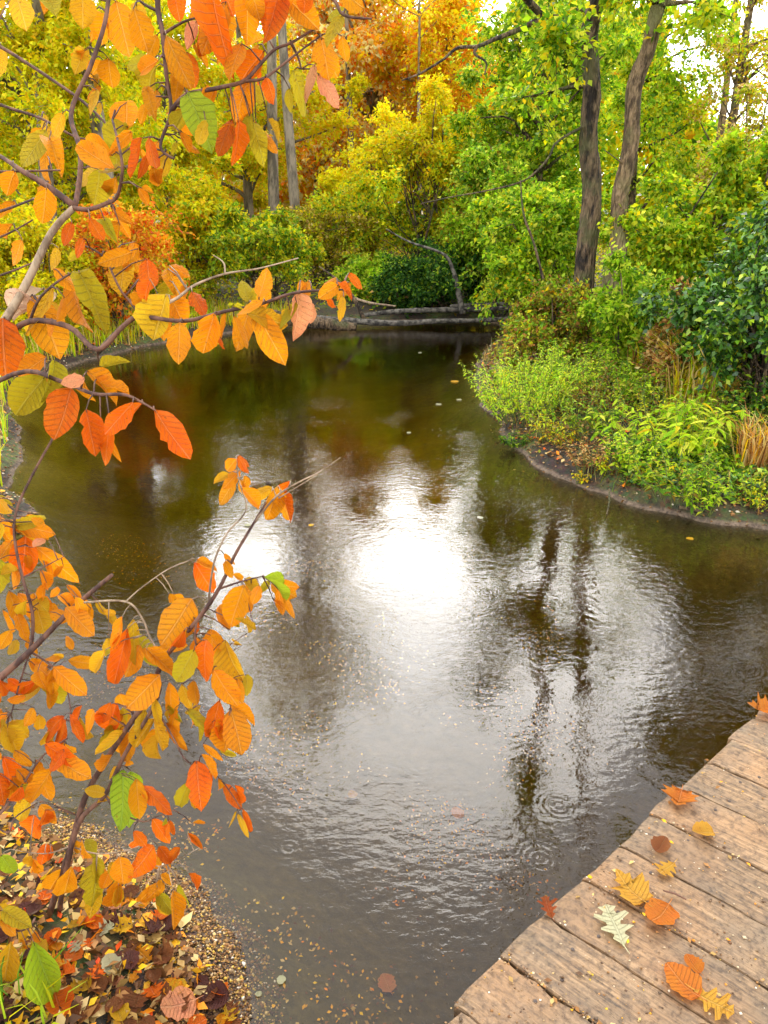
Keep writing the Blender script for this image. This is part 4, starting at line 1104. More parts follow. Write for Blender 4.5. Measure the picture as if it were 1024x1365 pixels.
def flat_leaf(name, label, cat, group, shape, px, py, zplane, size, rot, colour, seed, tilt=(0, 0), curl=0.2, bendy=0.15, lift=0.002, ground_fit=False):
    V, Fc = lobed(shape, seed, curl, bendy)
    V = [(a, b - .45, c) for a, b, c in V]
    me = bpy.data.meshes.new(name); me.from_pydata(V, [], Fc); me.update(); me.materials.append(M_LEAF)
    me.polygons.foreach_set('use_smooth', np.ones(len(me.polygons), bool))
    o = bpy.data.objects.new(name, me)
    p = on_plane(px, py, zplane)
    o.location = (p.x, p.y, zplane + lift)
    o.rotation_euler = (tilt[0], tilt[1], rot)
    o.scale = (size,) * 3
    o.color = (*colour, 1)
    COL.objects.link(o)
    return tag(o, label, cat, group)
CO = {'o': (0.90, 0.345, 0.006), 'r': (0.88, 0.19, 0.004), 'y': (0.80, 0.46, 0.014), 'g': (0.56, 0.44, 0.015), 'l': (0.36, 0.50, 0.02), 'p': (0.85, 0.36, 0.16), 'w': (0.78, 0.58, 0.36), 'b': (0.28, 0.10, 0.03),  # 'w', and 'p' on the shrubs: pale sky glare put into the leaf colour
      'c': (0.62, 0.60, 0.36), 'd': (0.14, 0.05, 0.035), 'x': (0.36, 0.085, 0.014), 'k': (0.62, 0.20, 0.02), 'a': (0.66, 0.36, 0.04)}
GD = 'fallen leaves on the boardwalk'
z_ = DECK + 0.004
for a in [('orange curled leaf at the far corner of the boardwalk', MAPLE, 1014, 948, .085, 1.2, 'k', .7, .5), ('crumpled orange maple leaf beside a plank gap', MAPLE, 905, 1068, .085, 2.6, 'k', .55, .5),
          ('small rolled tan leaf lying along a plank gap', ROUND, 938, 1111, .058, 1.5, 'a', .8, .2), ('brown curled leaf with a dark stalk near the yellow oak leaf', ROUND, 880, 1130, .055, -.75, 'b', .7, .6),
          ('small pale yellow oak leaf shaped like a star', OAK, 890, 1158, .065, 2.2, 'a', .12, .2), ('large golden lobed leaf overlapping a brown orange leaf', MAPLE, 840, 1187, .098, .5, 'a', .3, .3),
          ('brown orange leaf half under the golden lobed leaf', ROUND, 880, 1222, .085, 2.3, 'k', .35, .5), ('pale cream oak leaf with deep lobes', OAK, 820, 1237, .105, 0.15, 'c', .08, .12),
          ('dark red curled leaf on the very edge of the planks', OAK, 731, 1213, .055, 0.15, 'x', .5, .5), ('round orange leaf touching a golden oak leaf', ROUND, 910, 1312, .085, .6, 'k', .25, .3),
          ('golden oak leaf touching a round orange leaf', OAK, 948, 1337, .085, -2.3, 'a', .2, .3), ('small orange leaf fragment above the round orange leaf', ROUND, 924, 1288, .045, .4, 'k', .6, .3)]:
    flat_leaf('fallen_leaf', a[0], 'leaf', GD, a[1], a[2], a[3], z_, a[4], a[5], CO[a[6]], int(a[2]), (0.05, 0.04), a[7], a[8])
w = Wood(); q0, q1 = on_plane(884, 1187, z_ + .004), on_plane(915, 1199, z_ + .004)
w.tube([q0, q0.lerp(q1, .5) + Vector((.003, .002, .002)), q1], [.002, .003, .002], 5)
o = w.build('stick', M_TWIG, None, q0); o.location = q0; tag(o, 'short dark stick beside the golden lobed leaf', 'stick')

# crumbs of bark, seed and grit
def pebbles(name, label, cat, pos, size, pal, rng, mat):
    n = len(pos)
    base = np.array([[1, 0, 0], [-1, 0, 0], [0, 1, 0], [0, -1, 0], [0, 0, 1], [0, 0, -1]], float)
    tri = np.array([[0, 2, 4], [2, 1, 4], [1, 3, 4], [3, 0, 4], [2, 0, 5], [1, 2, 5], [3, 1, 5], [0, 3, 5]])
    s_ = size * np.exp(rng.normal(size=(n, 1)) * 0.35)
    V = base[None] * (s_[:, None] * rng.uniform(0.6, 1.3, (n, 6, 1)))
    a = rng.uniform(0, 6.28, n); ca, sa = np.cos(a)[:, None], np.sin(a)[:, None]
    X = V[..., 0] * ca - V[..., 1] * sa; Y_ = V[..., 0] * sa + V[..., 1] * ca * 0.75
    V = np.stack([X, Y_, V[..., 2] * 0.6], -1) + pos[:, None, :]
    F_ = (np.arange(n)[:, None, None] * 6 + tri[None]).reshape(-1, 3)
    c = np.repeat(pick(rng, pal, n, 0.8), 6, axis=0)
    return tag(mesh_obj(name, V.reshape(-1, 3), F_, mat, col=c, smooth=True), label, cat, kind='stuff')
def make_stone_mat():
    m, n, l = new_mat('grit')
    out = n.new('ShaderNodeOutputMaterial'); pb = nd(n, 'ShaderNodeBsdfPrincipled', Roughness=0.55)
    a_ = nd(n, 'ShaderNodeAttribute', attribute_name='Col'); l.new(a_.outputs['Color'], pb.inputs['Base Color']); l.new(pb.outputs[0], out.inputs['Surface'])
    return m
M_GRIT = make_stone_mat()
rp = np.random.default_rng(77)
PAL['grit'] = [srgb(200, 165, 110), srgb(225, 200, 160), srgb(160, 125, 85), srgb(240, 225, 200), srgb(120, 90, 60), srgb(90, 70, 50)]
PAL['gravel'] = [srgb(205, 160, 80), srgb(190, 140, 60), srgb(225, 190, 120), srgb(160, 115, 50), srgb(140, 110, 70), srgb(215, 175, 60)]
n_ = 6000
sa = rp.uniform(-0.2, 1.5, n_); pa = rp.uniform(0.004, 1.1, n_) ** 1.0
k = rp.uniform(size=n_) < np.exp(-np.maximum(sa - 0.25, 0) * 1.6) * np.exp(-pa * 0.8) + 0.08
sa, pa = sa[k], pa[k]
m_ = rp.uniform(size=len(sa)) < 0.35
sa[m_] = 0.233 + SP_ * 2 * np.round((sa[m_] - 0.233) / (SP_ * 2)) + rp.normal(size=m_.sum()) * 0.007
dp = np.array(E0)[None] + np.array(UE)[None] * sa[:, None] + np.array(UP)[None] * pa[:, None]
dp[:, 2] = DECK + 0.001
pebbles('deck_crumbs', 'crumbs of grit and seed scattered on the planks', 'crumbs', dp, 0.0024, {'grit': 3, 'brown': 3, 'gold': .6}, rp, M_GRIT)

bits = dp[rp.uniform(size=len(dp)) < 0.10].copy(); bits[:, 2] += 0.001
flat_leaves('leaf_crumbs', 'torn leaf bits and seed scales stuck to the planks', 'leaf bits', bits, 0.014, {'brown': 4, 'tan': 3, 'gold': 2}, rp, M_LITTER, 0.2, 0.002)

pebbles('bank_clods', 'clods of mud, pebbles and bark bits along the right bank lip', 'mud clods', clods, 0.010, {'brown': 4, 'grit': 1}, rp, M_GRIT)
clodl = scatter_land(rp, 16000, (-5.2, -1.3), (2.2, 12.5), -0.06, 0.3); pebbles('bank_clods', 'stones and mud clods along the left bank lip', 'mud clods', clodl, 0.014, {'brown': 4, 'grit': 2}, rp, M_GRIT)

# ------------------------------------------------------------------ gravel bar, sunken and floating leaves
def bar(x, y, d): return (y < 2.3)
gp = scatter_land(rp, 60000, (-1.5, -0.3), (0.9, 2.3), -0.14, 0.30, lambda x, y, d: (y < 2.2) & (x > -1.25) & (np.abs(d - 0.07) < 0.06 + 0.16 * rp.uniform(size=len(x))))
gp[:, 2] += 0.002
pebbles('gravel', 'small tan gravel along the left shore below the orange shrub', 'gravel', gp, 0.0040, {'gravel': 3, 'grit': 1, 'brown': 4}, rp, M_GRIT)
def sunken():
    n = 26000
    x = rp.uniform(-2.2, 1.2, n); y = rp.uniform(1.0, 5.5, n)
    d = signed_dist(x, y)
    patch_ = np.sin(x * 4.3 + 1.3 * y) * np.cos(y * 3.9 - x) + np.sin(x * 9.1 + 2) * np.cos(y * 8.3) * 0.6 + rp.normal(size=n) * 0.3
    k = (d < -0.03) & (patch_ > 0.45)
    x, y = x[k], y[k]
    p = np.stack([x, y, ground_z(x, y) + 0.006], 1)
    flat_leaves('sunken_leaves', 'pale yellow leaf scraps lying on the pond bed', 'leaf scraps', p, 0.014, {'tan': 4, 'gold': 3, 'brown': 2}, rp, M_LITTER, 0.3, 0.006, 1.0)
sunken()
def float_leaf(label, px, py, size, rot, colour, shape=ROUND, z=0.003, seed=0):
    flat_leaf('floating_leaf', label, 'leaf', 'leaves on the pond water', shape, px, py, z, size, rot, CO[colour], seed + int(px), (0, 0), 0.05, 0.05, 0.0)
float_leaf('tiny white heart shaped leaf floating near the gravel bar', 375, 1306, .03, 2.9, 'c')
for i, (px, py, s_) in enumerate([(606, 509, .11), (585, 539, .07), (612, 533, .07), (690, 540, .06), (560, 470, .06), (545, 577, .05), (920, 718, .05), (850, 612, .05), (330, 700, .05), (415, 700, .04), (640, 690, .05), (345, 1325, .02)]):
    float_leaf('small pale leaf scrap floating on the open water', px, py, s_, i * 1.3, 'c' if i % 3 else 'y', seed=i)
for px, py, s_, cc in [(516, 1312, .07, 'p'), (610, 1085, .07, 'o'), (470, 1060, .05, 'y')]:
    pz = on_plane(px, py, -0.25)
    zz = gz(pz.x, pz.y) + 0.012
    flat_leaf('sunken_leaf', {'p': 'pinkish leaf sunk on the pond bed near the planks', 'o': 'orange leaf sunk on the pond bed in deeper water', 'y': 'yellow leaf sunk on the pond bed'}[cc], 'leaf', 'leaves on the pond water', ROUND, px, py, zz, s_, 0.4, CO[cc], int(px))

# fallen leaves on the left bank below the shrub
rl = random.Random(9)
LAB = {'b': 'brown', 'd': 'dark wet', 'r': 'red orange', 'y': 'golden', 'c': 'pale cream', 'o': 'orange', 'p': 'dusty pink brown'}
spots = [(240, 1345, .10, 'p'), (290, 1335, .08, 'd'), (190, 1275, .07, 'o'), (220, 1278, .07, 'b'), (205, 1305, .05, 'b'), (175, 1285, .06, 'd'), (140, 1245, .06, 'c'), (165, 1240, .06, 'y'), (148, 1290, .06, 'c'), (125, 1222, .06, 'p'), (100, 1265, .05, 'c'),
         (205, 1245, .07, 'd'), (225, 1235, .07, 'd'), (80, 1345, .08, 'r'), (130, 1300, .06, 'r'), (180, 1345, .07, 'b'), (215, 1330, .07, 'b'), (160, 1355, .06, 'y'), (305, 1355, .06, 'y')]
while len(spots) < 120:
    px, py = rl.uniform(-10, 330), rl.uniform(1150, 1375)
    if (px > 150 and py < 1150 + (px - 150) * 1.1) or px > 240 + (py - 1150) * .35: continue
    spots.append((px, py, rl.uniform(.03, .062), rl.choice('bbbddrroyybpbb')))
for i, (px, py, s_, cc) in enumerate(spots):
    p = on_plane(px, py, 0.08); zz = max(gz(p.x, p.y), 0.0) + 0.008
    base = Vector(CO[cc]) * rl.uniform(.6, 1.0)
    shp = (ROUND, ROUND, OAK, MAPLE)[i % 4]
    place = 'beside the shrub stems' if math.hypot(px - 70, py - 1230) < 75 else 'on the tan gravel' if px > 150 + (py - 1150) * .45 else 'near the green grass tuft' if px < 90 and py > 1290 else 'in the brown litter'
    o = flat_leaf('fallen_leaf', '%s%s %s fallen leaf %s' % ('large ' if s_ > .068 else 'tiny ' if s_ < .038 else '', LAB[cc], ('oval', 'oval', 'deep lobed', 'pointed maple')[i % 4], place), 'leaf', 'fallen leaves on the gravel bank', shp, px, py, zz, s_, rl.uniform(0, 6.28), tuple(base), 500 + i, (rl.uniform(-.3, .3), rl.uniform(-.3, .3)), rl.uniform(.1, .8), rl.uniform(.1, .6), 0.004 + s_ * .12)
# ------------------------------------------------------------------ the orange shrubs in the foreground
BLADES = [blade_mesh('leaf', M_LEAF, seed=s_, nseg=9, half=2, cup=(0.05, 0.2, 0.38, -0.12)[s_ % 4], droop=(0.05, 0.2, 0.36, -0.1, 0.5)[s_ % 5], serr=0.055, twist=(-.5, .15, .6, 0)[(s_ * 3) % 4]) for s_ in range(18)]

class ForeShrub:
    def __init__(s, name, label, base, group):
        s.root = empty(name, base); s.base = Vector(base)
        tag(s.root, label, 'shrub', group)
        s.lines = []; s.leaves = []; s.rng = random.Random(label); s.woods = []
    def stem(s, pts, r0, r1, mat=M_TWIG):
        """pts: (px, py, depth) or Vector"""
        P_ = [p if isinstance(p, Vector) else at(*p) for p in pts]
        sm = smooth_line(P_, 5)
        w = Wood(); w.tube(sm, [r0 + (r1 - r0) * i / (len(sm) - 1) for i in range(len(sm))], 7)
        s.woods.append((w, mat)); s.lines.append((sm, len(s.woods) - 1))
    def nearest(s, p2, bias=None):
        best = None
        for sm, k in s.lines:
            for q in sm:
                v = q - Vector((0, 0, CAM_H))
                dz = v.y * CP - v.z * SP
                u = 512 + v.x / dz * FPX; vv = 682.5 - (v.y * SP + v.z * CP) / dz * FPX
                dd = (u - p2[0]) ** 2 + (vv - p2[1]) ** 2
                if best is None or dd < best[0]: best = (dd, q, dz, k)
        return best
    def leaf(s, bx, by, tx, ty, wpx, c, dd=0.0):
        rng = s.rng
        _, q, dz, k = s.nearest((bx, by))
        d = dz + dd + rng.uniform(-.07, .07)
        tx, ty = bx + (tx - bx) * .95, by + (ty - by) * .95
        A = at(bx, by, d); B = at(tx, ty, d + rng.uniform(-.025, .04))
        y = B - A; L = y.length; y.normalize()
        toc = (Vector((0, 0, CAM_H)) - A).normalized()
        nrm = toc * 1.0 + Vector((rng.gauss(0, .33), rng.gauss(0, .33), .45 + rng.gauss(0, .2)))
        x_ = y.cross(nrm).normalized(); z__ = x_.cross(y)
        wid = wpx / FPX * d * 1.0
        o = bpy.data.objects.new('leaf', BLADES[rng.randrange(len(BLADES))])
        m = Matrix((x_, y, z__)).transposed().to_4x4()
        o.matrix_local = Matrix.Translation(A - s.base) @ m @ Matrix.Diagonal((wid, L, L, 1))
        gn = rng.uniform(.72, 1.0)
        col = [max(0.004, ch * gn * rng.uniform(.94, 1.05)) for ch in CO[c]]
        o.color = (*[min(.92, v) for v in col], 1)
        s.leaves.append((o, k))
        COL.objects.link(o)
        # leaf stalk / twig from the nearest wood
        w = s.woods[k][0]
        midp = q.lerp(A, .55) + Vector((0, 0, .003 + .04 * (A - q).length))
        ln = (A - q).length
        r_ = .0011 + min(.0012, .004 * ln)
        w.tube([q, midp, A, A + y * L * .06], [r_ * 1.2, r_, .0009, .0007], 4)
    def finish(s):
        obs = [w.build('stem', mat, s.root, s.base) for w, mat in s.woods]
        for o, k in s.leaves: o.parent = obs[k]

def parse(txt):
    out = []
    for ln in txt.strip().splitlines():
        for it in ln.split(';'):
            it = it.split()
            if not it: continue
            out.append((float(it[0]), float(it[1]), float(it[2]), float(it[3]), float(it[4]), it[5]))
    return out

def more(lst, n, seed):
    """the leaves read off one by one, and further ones of the same twigs partly behind them"""
    rng = random.Random(seed); out = list(lst)
    for _ in range(n):
        bx, by, tx, ty, w_, c = rng.choice(lst)
        ang = rng.uniform(-.9, .9); sc_ = rng.uniform(.55, .9)
        ux, uy = (tx - bx) * sc_, (ty - by) * sc_
        vx, vy = ux * math.cos(ang) - uy * math.sin(ang), ux * math.sin(ang) + uy * math.cos(ang)
        bx += rng.gauss(0, 11); by += rng.gauss(0, 11)
        out.append((bx, by, bx + vx, by + vy, w_ * sc_ * rng.uniform(.75, 1.1), rng.choice((c, c, 'o', 'o', 'y', 'g')), .06))
    return out

GF = 'orange leaved shrubs beside the water'
# ---- tall shrub overhanging from the left
DA = 1.45
baseA = Vector((-1.75, 1.35, 0)); baseA.z = gz(baseA.x, baseA.y) - .03
A_ = ForeShrub('shrub', 'tall orange leaved shrub leaning in from the left with boughs over the water', baseA, GF)
A_.stem([baseA, at(-230, 760, DA + .1), at(-90, 560, DA + .05), (-12, 455, DA), (30, 388, DA), (68, 312, DA), (100, 275, DA)], .0115, .0062, M_TWIG_PALE)
A_.stem([(100, 275, DA), (62, 247, DA), (30, 228, DA), (0, 208, DA + .05), (-40, 190, DA + .05)], .007, .003)
A_.stem([(98, 277, DA), (118, 279, DA - .02), (140, 272, DA), (156, 262, DA), (163, 230, DA - .05), (160, 200, DA - .05), (150, 160, DA)], .005, .002)
A_.stem([(100, 275, DA), (106, 240, DA + .03), (107, 200, DA + .05), (95, 150, DA + .1), (120, 90, DA + .1), (140, 30, DA + .1), (150, -40, DA + .1), (170, -110, DA)], .0055, .004)
A_.stem([(170, -110, DA), (205, -40, DA - .1), (211, 15, DA - .1), (217, 45, DA - .1), (222, 100, DA - .1), (228, 148, DA - .1), (214, 195, DA - .1), (232, 212, DA - .1)], .006, .0022)
A_.stem([(211, 15, DA - .1), (196, 8, DA - .1), (182, -2, DA - .1)], .003, .002)
A_.stem([(217, 46, DA - .1), (232, 36, DA - .1), (250, 27, DA - .1), (273, 22, DA - .1)], .003, .0015)
A_.stem([(228, 148, DA - .1), (250, 126, DA - .12), (292, 117, DA - .12), (325, 108, DA - .12), (345, 88, DA - .12), (366, 66, DA - .12), (388, 57, DA - .12), (426, 34, DA - .12)], .0045, .002)
A_.stem([(325, 108, DA - .12), (350, 105, DA - .12), (372, 90, DA - .12), (400, 68, DA - .12), (430, 46, DA - .12)], .003, .0015)
A_.stem([(388, 57, DA - .12), (397, 75, DA - .1), (402, 92, DA - .1)], .003, .0014)
A_.stem([(170, -110, DA), (280, -60, DA - .15), (380, -30, DA - .2), (440, -5, DA - .2), (458, 20, DA - .2), (496, 25, DA - .2)], .006, .0015)
A_.stem([(-60, 30, DA + .5), (0, 62, DA + .5), (45, 90, DA + .5), (110, 135, DA + .5), (148, 172, DA + .5)], .005, .003)
A_.stem([(-40, 125, DA + .3), (10, 143, DA + .3), (55, 158, DA + .3), (100, 182, DA + .3), (133, 187, DA + .3)], .004, .002)
A_.stem([(-60, 228, DA), (0, 229, DA), (80, 227, DA + .1)], .003, .002)
A_.stem([(-60, 300, DA), (0, 282, DA), (48, 264, DA + .1)], .0035, .002)
A_.stem([(-60, 330, DA + .1), (0, 316, DA + .1), (44, 293, DA + .1)], .003, .0015)
A_.stem([(-60, 380, DA), (0, 367, DA), (44, 350, DA)], .003, .0015)
A_.stem([(0, 455, DA), (40, 428, DA - .02), (92, 436, DA - .05), (130, 466, DA - .08), (165, 434, DA - .1), (188, 422, DA - .1), (245, 428, DA - .12), (300, 415, DA - .12), (345, 406, DA - .12), (390, 391, DA - .12), (432, 387, DA - .12), (458, 386, DA - .12)], .006, .0018)
A_.stem([(188, 422, DA - .1), (176, 405, DA), (160, 385, DA), (140, 345, DA), (120, 330, DA)], .003, .0015)
A_.stem([(188, 422, DA - .1), (235, 398, DA - .05), (260, 380, DA), (300, 365, DA), (345, 358, DA), (398, 344, DA)], .0035, .0012, M_TWIG_PALE)
A_.stem([(300, 365, DA), (298, 350, DA), (284, 340, DA)], .002, .001, M_TWIG_PALE)
A_.stem([(40, 428, DA), (55, 395, DA - .05), (92, 366, DA - .05), (120, 362, DA - .05)], .003, .0015)
A_.stem([at(-90, 560, DA + .05), (20, 498, DA - .1), (80, 508, DA - .15), (125, 525, DA - .18), (165, 526, DA - .2), (190, 537, DA - .2), (207, 547, DA - .2)], .005, .0015)
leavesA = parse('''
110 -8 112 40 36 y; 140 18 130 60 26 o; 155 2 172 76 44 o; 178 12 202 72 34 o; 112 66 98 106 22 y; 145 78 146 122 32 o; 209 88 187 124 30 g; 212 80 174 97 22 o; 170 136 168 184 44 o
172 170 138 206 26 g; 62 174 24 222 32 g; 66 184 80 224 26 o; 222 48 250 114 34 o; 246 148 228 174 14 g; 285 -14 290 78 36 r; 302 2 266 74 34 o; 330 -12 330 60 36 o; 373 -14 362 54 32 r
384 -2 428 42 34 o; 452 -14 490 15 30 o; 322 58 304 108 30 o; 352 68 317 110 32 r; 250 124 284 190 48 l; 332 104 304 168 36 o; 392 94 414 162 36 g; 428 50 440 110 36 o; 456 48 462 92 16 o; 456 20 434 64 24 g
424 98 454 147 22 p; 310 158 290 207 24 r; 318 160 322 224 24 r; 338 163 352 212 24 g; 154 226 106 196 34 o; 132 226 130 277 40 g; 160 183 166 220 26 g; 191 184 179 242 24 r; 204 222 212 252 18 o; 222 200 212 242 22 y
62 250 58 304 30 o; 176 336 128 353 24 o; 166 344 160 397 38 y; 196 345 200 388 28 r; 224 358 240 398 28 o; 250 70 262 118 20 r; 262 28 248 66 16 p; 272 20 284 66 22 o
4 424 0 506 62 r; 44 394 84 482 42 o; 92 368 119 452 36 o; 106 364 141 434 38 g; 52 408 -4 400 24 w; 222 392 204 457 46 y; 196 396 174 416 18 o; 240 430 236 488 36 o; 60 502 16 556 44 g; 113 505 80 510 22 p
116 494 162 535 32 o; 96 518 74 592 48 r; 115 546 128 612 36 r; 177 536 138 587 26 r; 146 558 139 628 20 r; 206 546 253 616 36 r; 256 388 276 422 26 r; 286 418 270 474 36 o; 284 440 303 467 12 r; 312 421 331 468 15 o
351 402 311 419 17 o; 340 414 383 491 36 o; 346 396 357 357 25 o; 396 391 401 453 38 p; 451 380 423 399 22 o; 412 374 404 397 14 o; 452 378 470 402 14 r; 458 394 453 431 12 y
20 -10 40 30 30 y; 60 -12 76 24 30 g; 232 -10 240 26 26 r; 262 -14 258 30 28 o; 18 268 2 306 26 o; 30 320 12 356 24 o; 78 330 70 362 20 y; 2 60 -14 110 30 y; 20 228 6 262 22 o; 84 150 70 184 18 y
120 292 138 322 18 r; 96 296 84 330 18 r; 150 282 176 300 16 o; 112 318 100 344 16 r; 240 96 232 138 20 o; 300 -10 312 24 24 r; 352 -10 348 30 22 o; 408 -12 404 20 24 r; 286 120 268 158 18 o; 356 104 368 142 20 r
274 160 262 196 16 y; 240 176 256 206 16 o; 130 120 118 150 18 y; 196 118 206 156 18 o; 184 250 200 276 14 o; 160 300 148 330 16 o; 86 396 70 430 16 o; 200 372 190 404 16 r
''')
for L_ in more(leavesA, 130, 1):
    bx, by, tx, ty, w_ = L_[:5]; k_ = 1.0
    A_.leaf(bx, by, bx + (tx - bx) * k_, by + (ty - by) * k_, w_ * k_, *L_[5:])
A_.finish()
# ---- lower shrub rising from the gravel bank
pb_ = on_plane(68, 1232, 0.07); baseB = Vector((pb_.x, pb_.y, gz(pb_.x, pb_.y) - .02))
dB = pb_.y * CP + (CAM_H - .07) * SP
B_ = ForeShrub('shrub', 'orange leaved shrub with dark forked stems rising from the gravel bank', baseB, GF)
B_.stem([baseB, (72, 1200, dB - .06), (95, 1128, dB - .16), (114, 1062, dB - .26), (150, 1000, dB - .38), (200, 925, dB - .50), (218, 880, dB - .56), (262, 828, dB - .62), (292, 785, dB - .66), (312, 742, dB - .68), (338, 698, dB - .70), (356, 668, dB - .70)], .011, .0022)
B_.stem([baseB + Vector((.03, .02, 0)), (82, 1195, dB - .10), (104, 1100, dB - .22), (140, 1060, dB - .30), (165, 1008, dB - .40), (206, 940, dB - .50), (214, 912, dB - .54)], .009, .004)
B_.stem([(218, 880, dB - .56), (200, 850, dB - .56), (190, 825, dB - .56), (168, 802, dB - .56), (112, 803, dB - .56)], .0022, .0028, M_TWIG_PALE)
B_.stem([(168, 802, dB - .56), (187, 785, dB - .56), (222, 760, dB - .56), (250, 748, dB - .56)], .0022, .001, M_TWIG_PALE)
B_.stem([(278, 805, dB - .64), (285, 752, dB - .68), (302, 712, dB - .70), (328, 680, dB - .70), (320, 645, dB - .72), (313, 612, dB - .72)], .0028, .0012, M_TWIG_PALE)
B_.stem([(340, 696, dB - .70), (368, 662, dB - .72), (400, 642, dB - .72), (424, 630, dB - .72), (454, 610, dB - .72)], .0028, .001, M_TWIG_PALE)
B_.stem([(372, 664, dB - .72), (398, 648, dB - .72), (424, 632, dB - .72)], .0016, .0008, M_TWIG_PALE)
B_.stem([(218, 880, dB - .56), (240, 905, dB - .56), (256, 945, dB - .55), (290, 985, dB - .55)], .003, .001)
B_.stem([(206, 940, dB - .50), (232, 985, dB - .50), (250, 1015, dB - .50), (290, 1035, dB - .50), (322, 1078, dB - .50)], .003, .001)
B_.stem([(262, 828, dB - .62), (262, 860, dB - .62), (290, 888, dB - .62), (308, 945, dB - .62)], .003, .001)
B_.stem([(292, 785, dB - .66), (322, 775, dB - .66), (350, 768, dB - .66)], .003, .0012)
B_.stem([(140, 1060, dB - .30), (158, 1082, dB - .30), (190, 1095, dB - .32), (206, 1090, dB - .34), (232, 1080, dB - .36)], .003, .0014)
B_.stem([(95, 1128, dB - .16), (60, 1138, dB - .2), (14, 1132, dB - .25)], .0025, .001, M_TWIG_PALE)
B_.stem([(95, 1128, dB - .16), (130, 1138, dB - .2), (172, 1133, dB - .22), (200, 1118, dB - .24), (206, 1100, dB - .25)], .0025, .001, M_TWIG_PALE)
B_.stem([(172, 1133, dB - .22), (212, 1155, dB - .22), (266, 1130, dB - .22)], .002, .001, M_TWIG_PALE)
B_.stem([baseB + Vector((-.04, 0, 0)), (40, 1235, dB - .25), (20, 1240, dB - .35), (5, 1215, dB - .4)], .004, .002)
leavesB = parse('''
316 612 299 629 19 o; 318 607 331 633 13 r; 313 641 291 675 22 o; 322 650 353 681 22 o; 371 647 359 702 28 o; 376 654 388 699 16 r; 259 750 290 792 26 r; 300 748 314 776 14 o; 352 769 393 796 27 l; 371 784 378 823 15 o
256 798 214 863 50 o; 326 780 299 844 38 o; 326 772 350 790 18 y; 259 866 234 912 32 g; 276 853 261 914 38 r; 300 853 319 917 30 y; 284 893 316 942 30 o; 195 864 236 902 26 o; 213 899 164 953 40 o
225 909 232 964 20 o; 243 912 254 951 16 y; 258 907 263 942 15 o; 250 946 289 986 15 g; 293 933 279 987 26 r; 308 945 324 1010 36 o; 172 976 168 1017 22 o; 206 958 174 999 20 y; 206 958 218 1004 21 y
222 963 251 1004 14 o; 166 974 127 1009 16 y; 268 1006 294 1039 15 o; 262 1014 268 1087 34 r; 253 1040 234 1083 22 g; 299 1045 323 1081 17 r; 323 1077 339 1117 9 r; 189 1047 233 1088 22 r; 165 1026 163 1110 44 l
182 1038 186 1102 26 o; 141 1058 111 1052 19 y; 170 838 151 917 30 r; 141 866 114 904 20 y; 187 860 160 907 32 o; 156 937 141 980 32 r; 160 924 168 952 20 o; 46 1086 31 1132 35 r; 62 1079 60 1114 24 r; 62 1124 54 1156 18 r
2 1140 20 1166 20 l; 96 1154 81 1207 30 o; 128 1149 125 1215 38 g; 160 1172 150 1210 24 o; 160 1142 165 1182 30 o; 206 1127 174 1170 32 r; 212 1128 230 1152 18 r; 203 1091 229 1127 18 r; 250 1111 272 1133 10 r
214 1166 232 1178 12 o; 252 1164 276 1190 14 r; 231 1187 232 1242 28 o; 4 1214 46 1239 24 g; 62 1236 95 1257 18 l; 45 1256 75 1340 42 l; 15 1254 2 1330 36 y; -4 1205 12 1236 26 y; 55 1256 40 1240 10 o
340 840 318 820 12 y; 232 792 246 812 16 o; 280 846 296 868 18 o; 306 840 290 800 20 o; 246 840 228 868 20 r; 196 936 182 960 14 y; 150 1006 132 1030 14 o; 226 1096 216 1120 12 r; 244 880 250 906 16 y; 316 905 324 940 16 o
108 1120 120 1146 16 o; 178 1108 198 1128 14 r; 240 1130 222 1150 12 r; 286 960 300 990 16 r; 346 780 336 806 16 o; 268 940 258 966 12 y
''')
for L_ in more(leavesB, 125, 2): B_.leaf(*L_)
B_.finish()
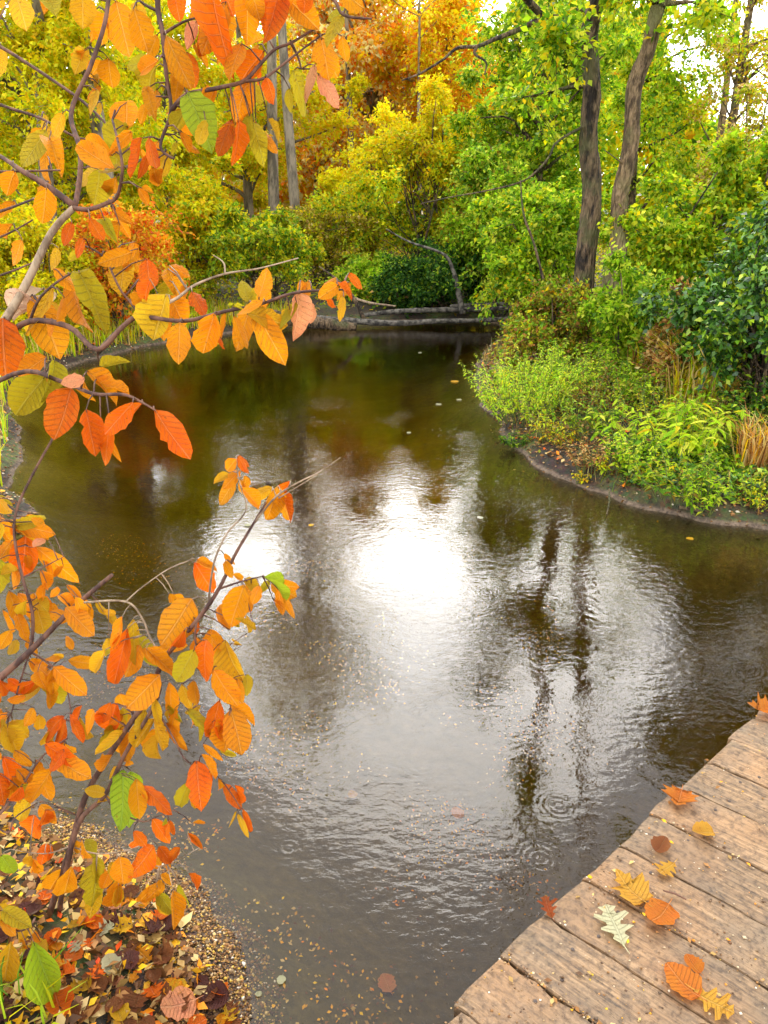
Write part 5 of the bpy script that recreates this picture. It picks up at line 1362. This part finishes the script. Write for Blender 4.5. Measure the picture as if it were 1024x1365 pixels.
# ---- leafy branches at the left edge
baseC = Vector((-1.55, 2.05, 0)); baseC.z = gz(baseC.x, baseC.y) - .03
dC = 2.0
C_ = ForeShrub('shrub', 'orange leaved shrub with a thick dark bough crossing the left water', baseC, GF)
C_.stem([baseC, at(-90, 1020, dC), (-20, 925, dC), (40, 868, dC - .03), (96, 812, dC - .06), (150, 766, dC - .08)], .014, .005)
C_.stem([(40, 868, dC), (44, 840, dC), (42, 810, dC), (30, 770, dC), (20, 720, dC), (22, 680, dC), (45, 630, dC), (72, 582, dC)], .005, .003)
C_.stem([(30, 770, dC), (60, 755, dC), (85, 742, dC)], .0025, .001)
C_.stem([(40, 868, dC), (28, 905, dC), (15, 952, dC)], .003, .002)
C_.stem([(40, 868, dC), (70, 888, dC), (88, 915, dC), (94, 945, dC), (96, 970, dC)], .003, .0015)
C_.stem([at(-90, 1020, dC), (-20, 1090, dC), (20, 1060, dC), (55, 1010, dC), (90, 984, dC)], .005, .002)
C_.stem([(-20, 1090, dC), (10, 1110, dC), (20, 1090, dC), (50, 1070, dC)], .003, .0015)
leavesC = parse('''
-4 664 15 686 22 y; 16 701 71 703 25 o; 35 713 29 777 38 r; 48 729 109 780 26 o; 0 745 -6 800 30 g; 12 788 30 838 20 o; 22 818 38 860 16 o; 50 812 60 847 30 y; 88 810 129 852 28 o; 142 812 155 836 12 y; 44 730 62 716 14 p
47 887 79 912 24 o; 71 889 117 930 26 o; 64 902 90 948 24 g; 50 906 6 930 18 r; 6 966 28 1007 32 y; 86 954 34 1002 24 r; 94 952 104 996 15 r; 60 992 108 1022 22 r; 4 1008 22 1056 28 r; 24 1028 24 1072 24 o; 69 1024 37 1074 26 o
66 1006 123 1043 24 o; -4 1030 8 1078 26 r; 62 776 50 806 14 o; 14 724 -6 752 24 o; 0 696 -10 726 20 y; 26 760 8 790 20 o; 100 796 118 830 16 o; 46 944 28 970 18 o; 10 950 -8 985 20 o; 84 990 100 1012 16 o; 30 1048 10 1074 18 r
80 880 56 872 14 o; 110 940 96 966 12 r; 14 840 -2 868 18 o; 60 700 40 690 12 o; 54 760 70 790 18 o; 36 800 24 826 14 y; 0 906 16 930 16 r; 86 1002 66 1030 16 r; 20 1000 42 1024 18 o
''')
for L_ in more(leavesC, 80, 3): C_.leaf(*L_)
C_.finish()
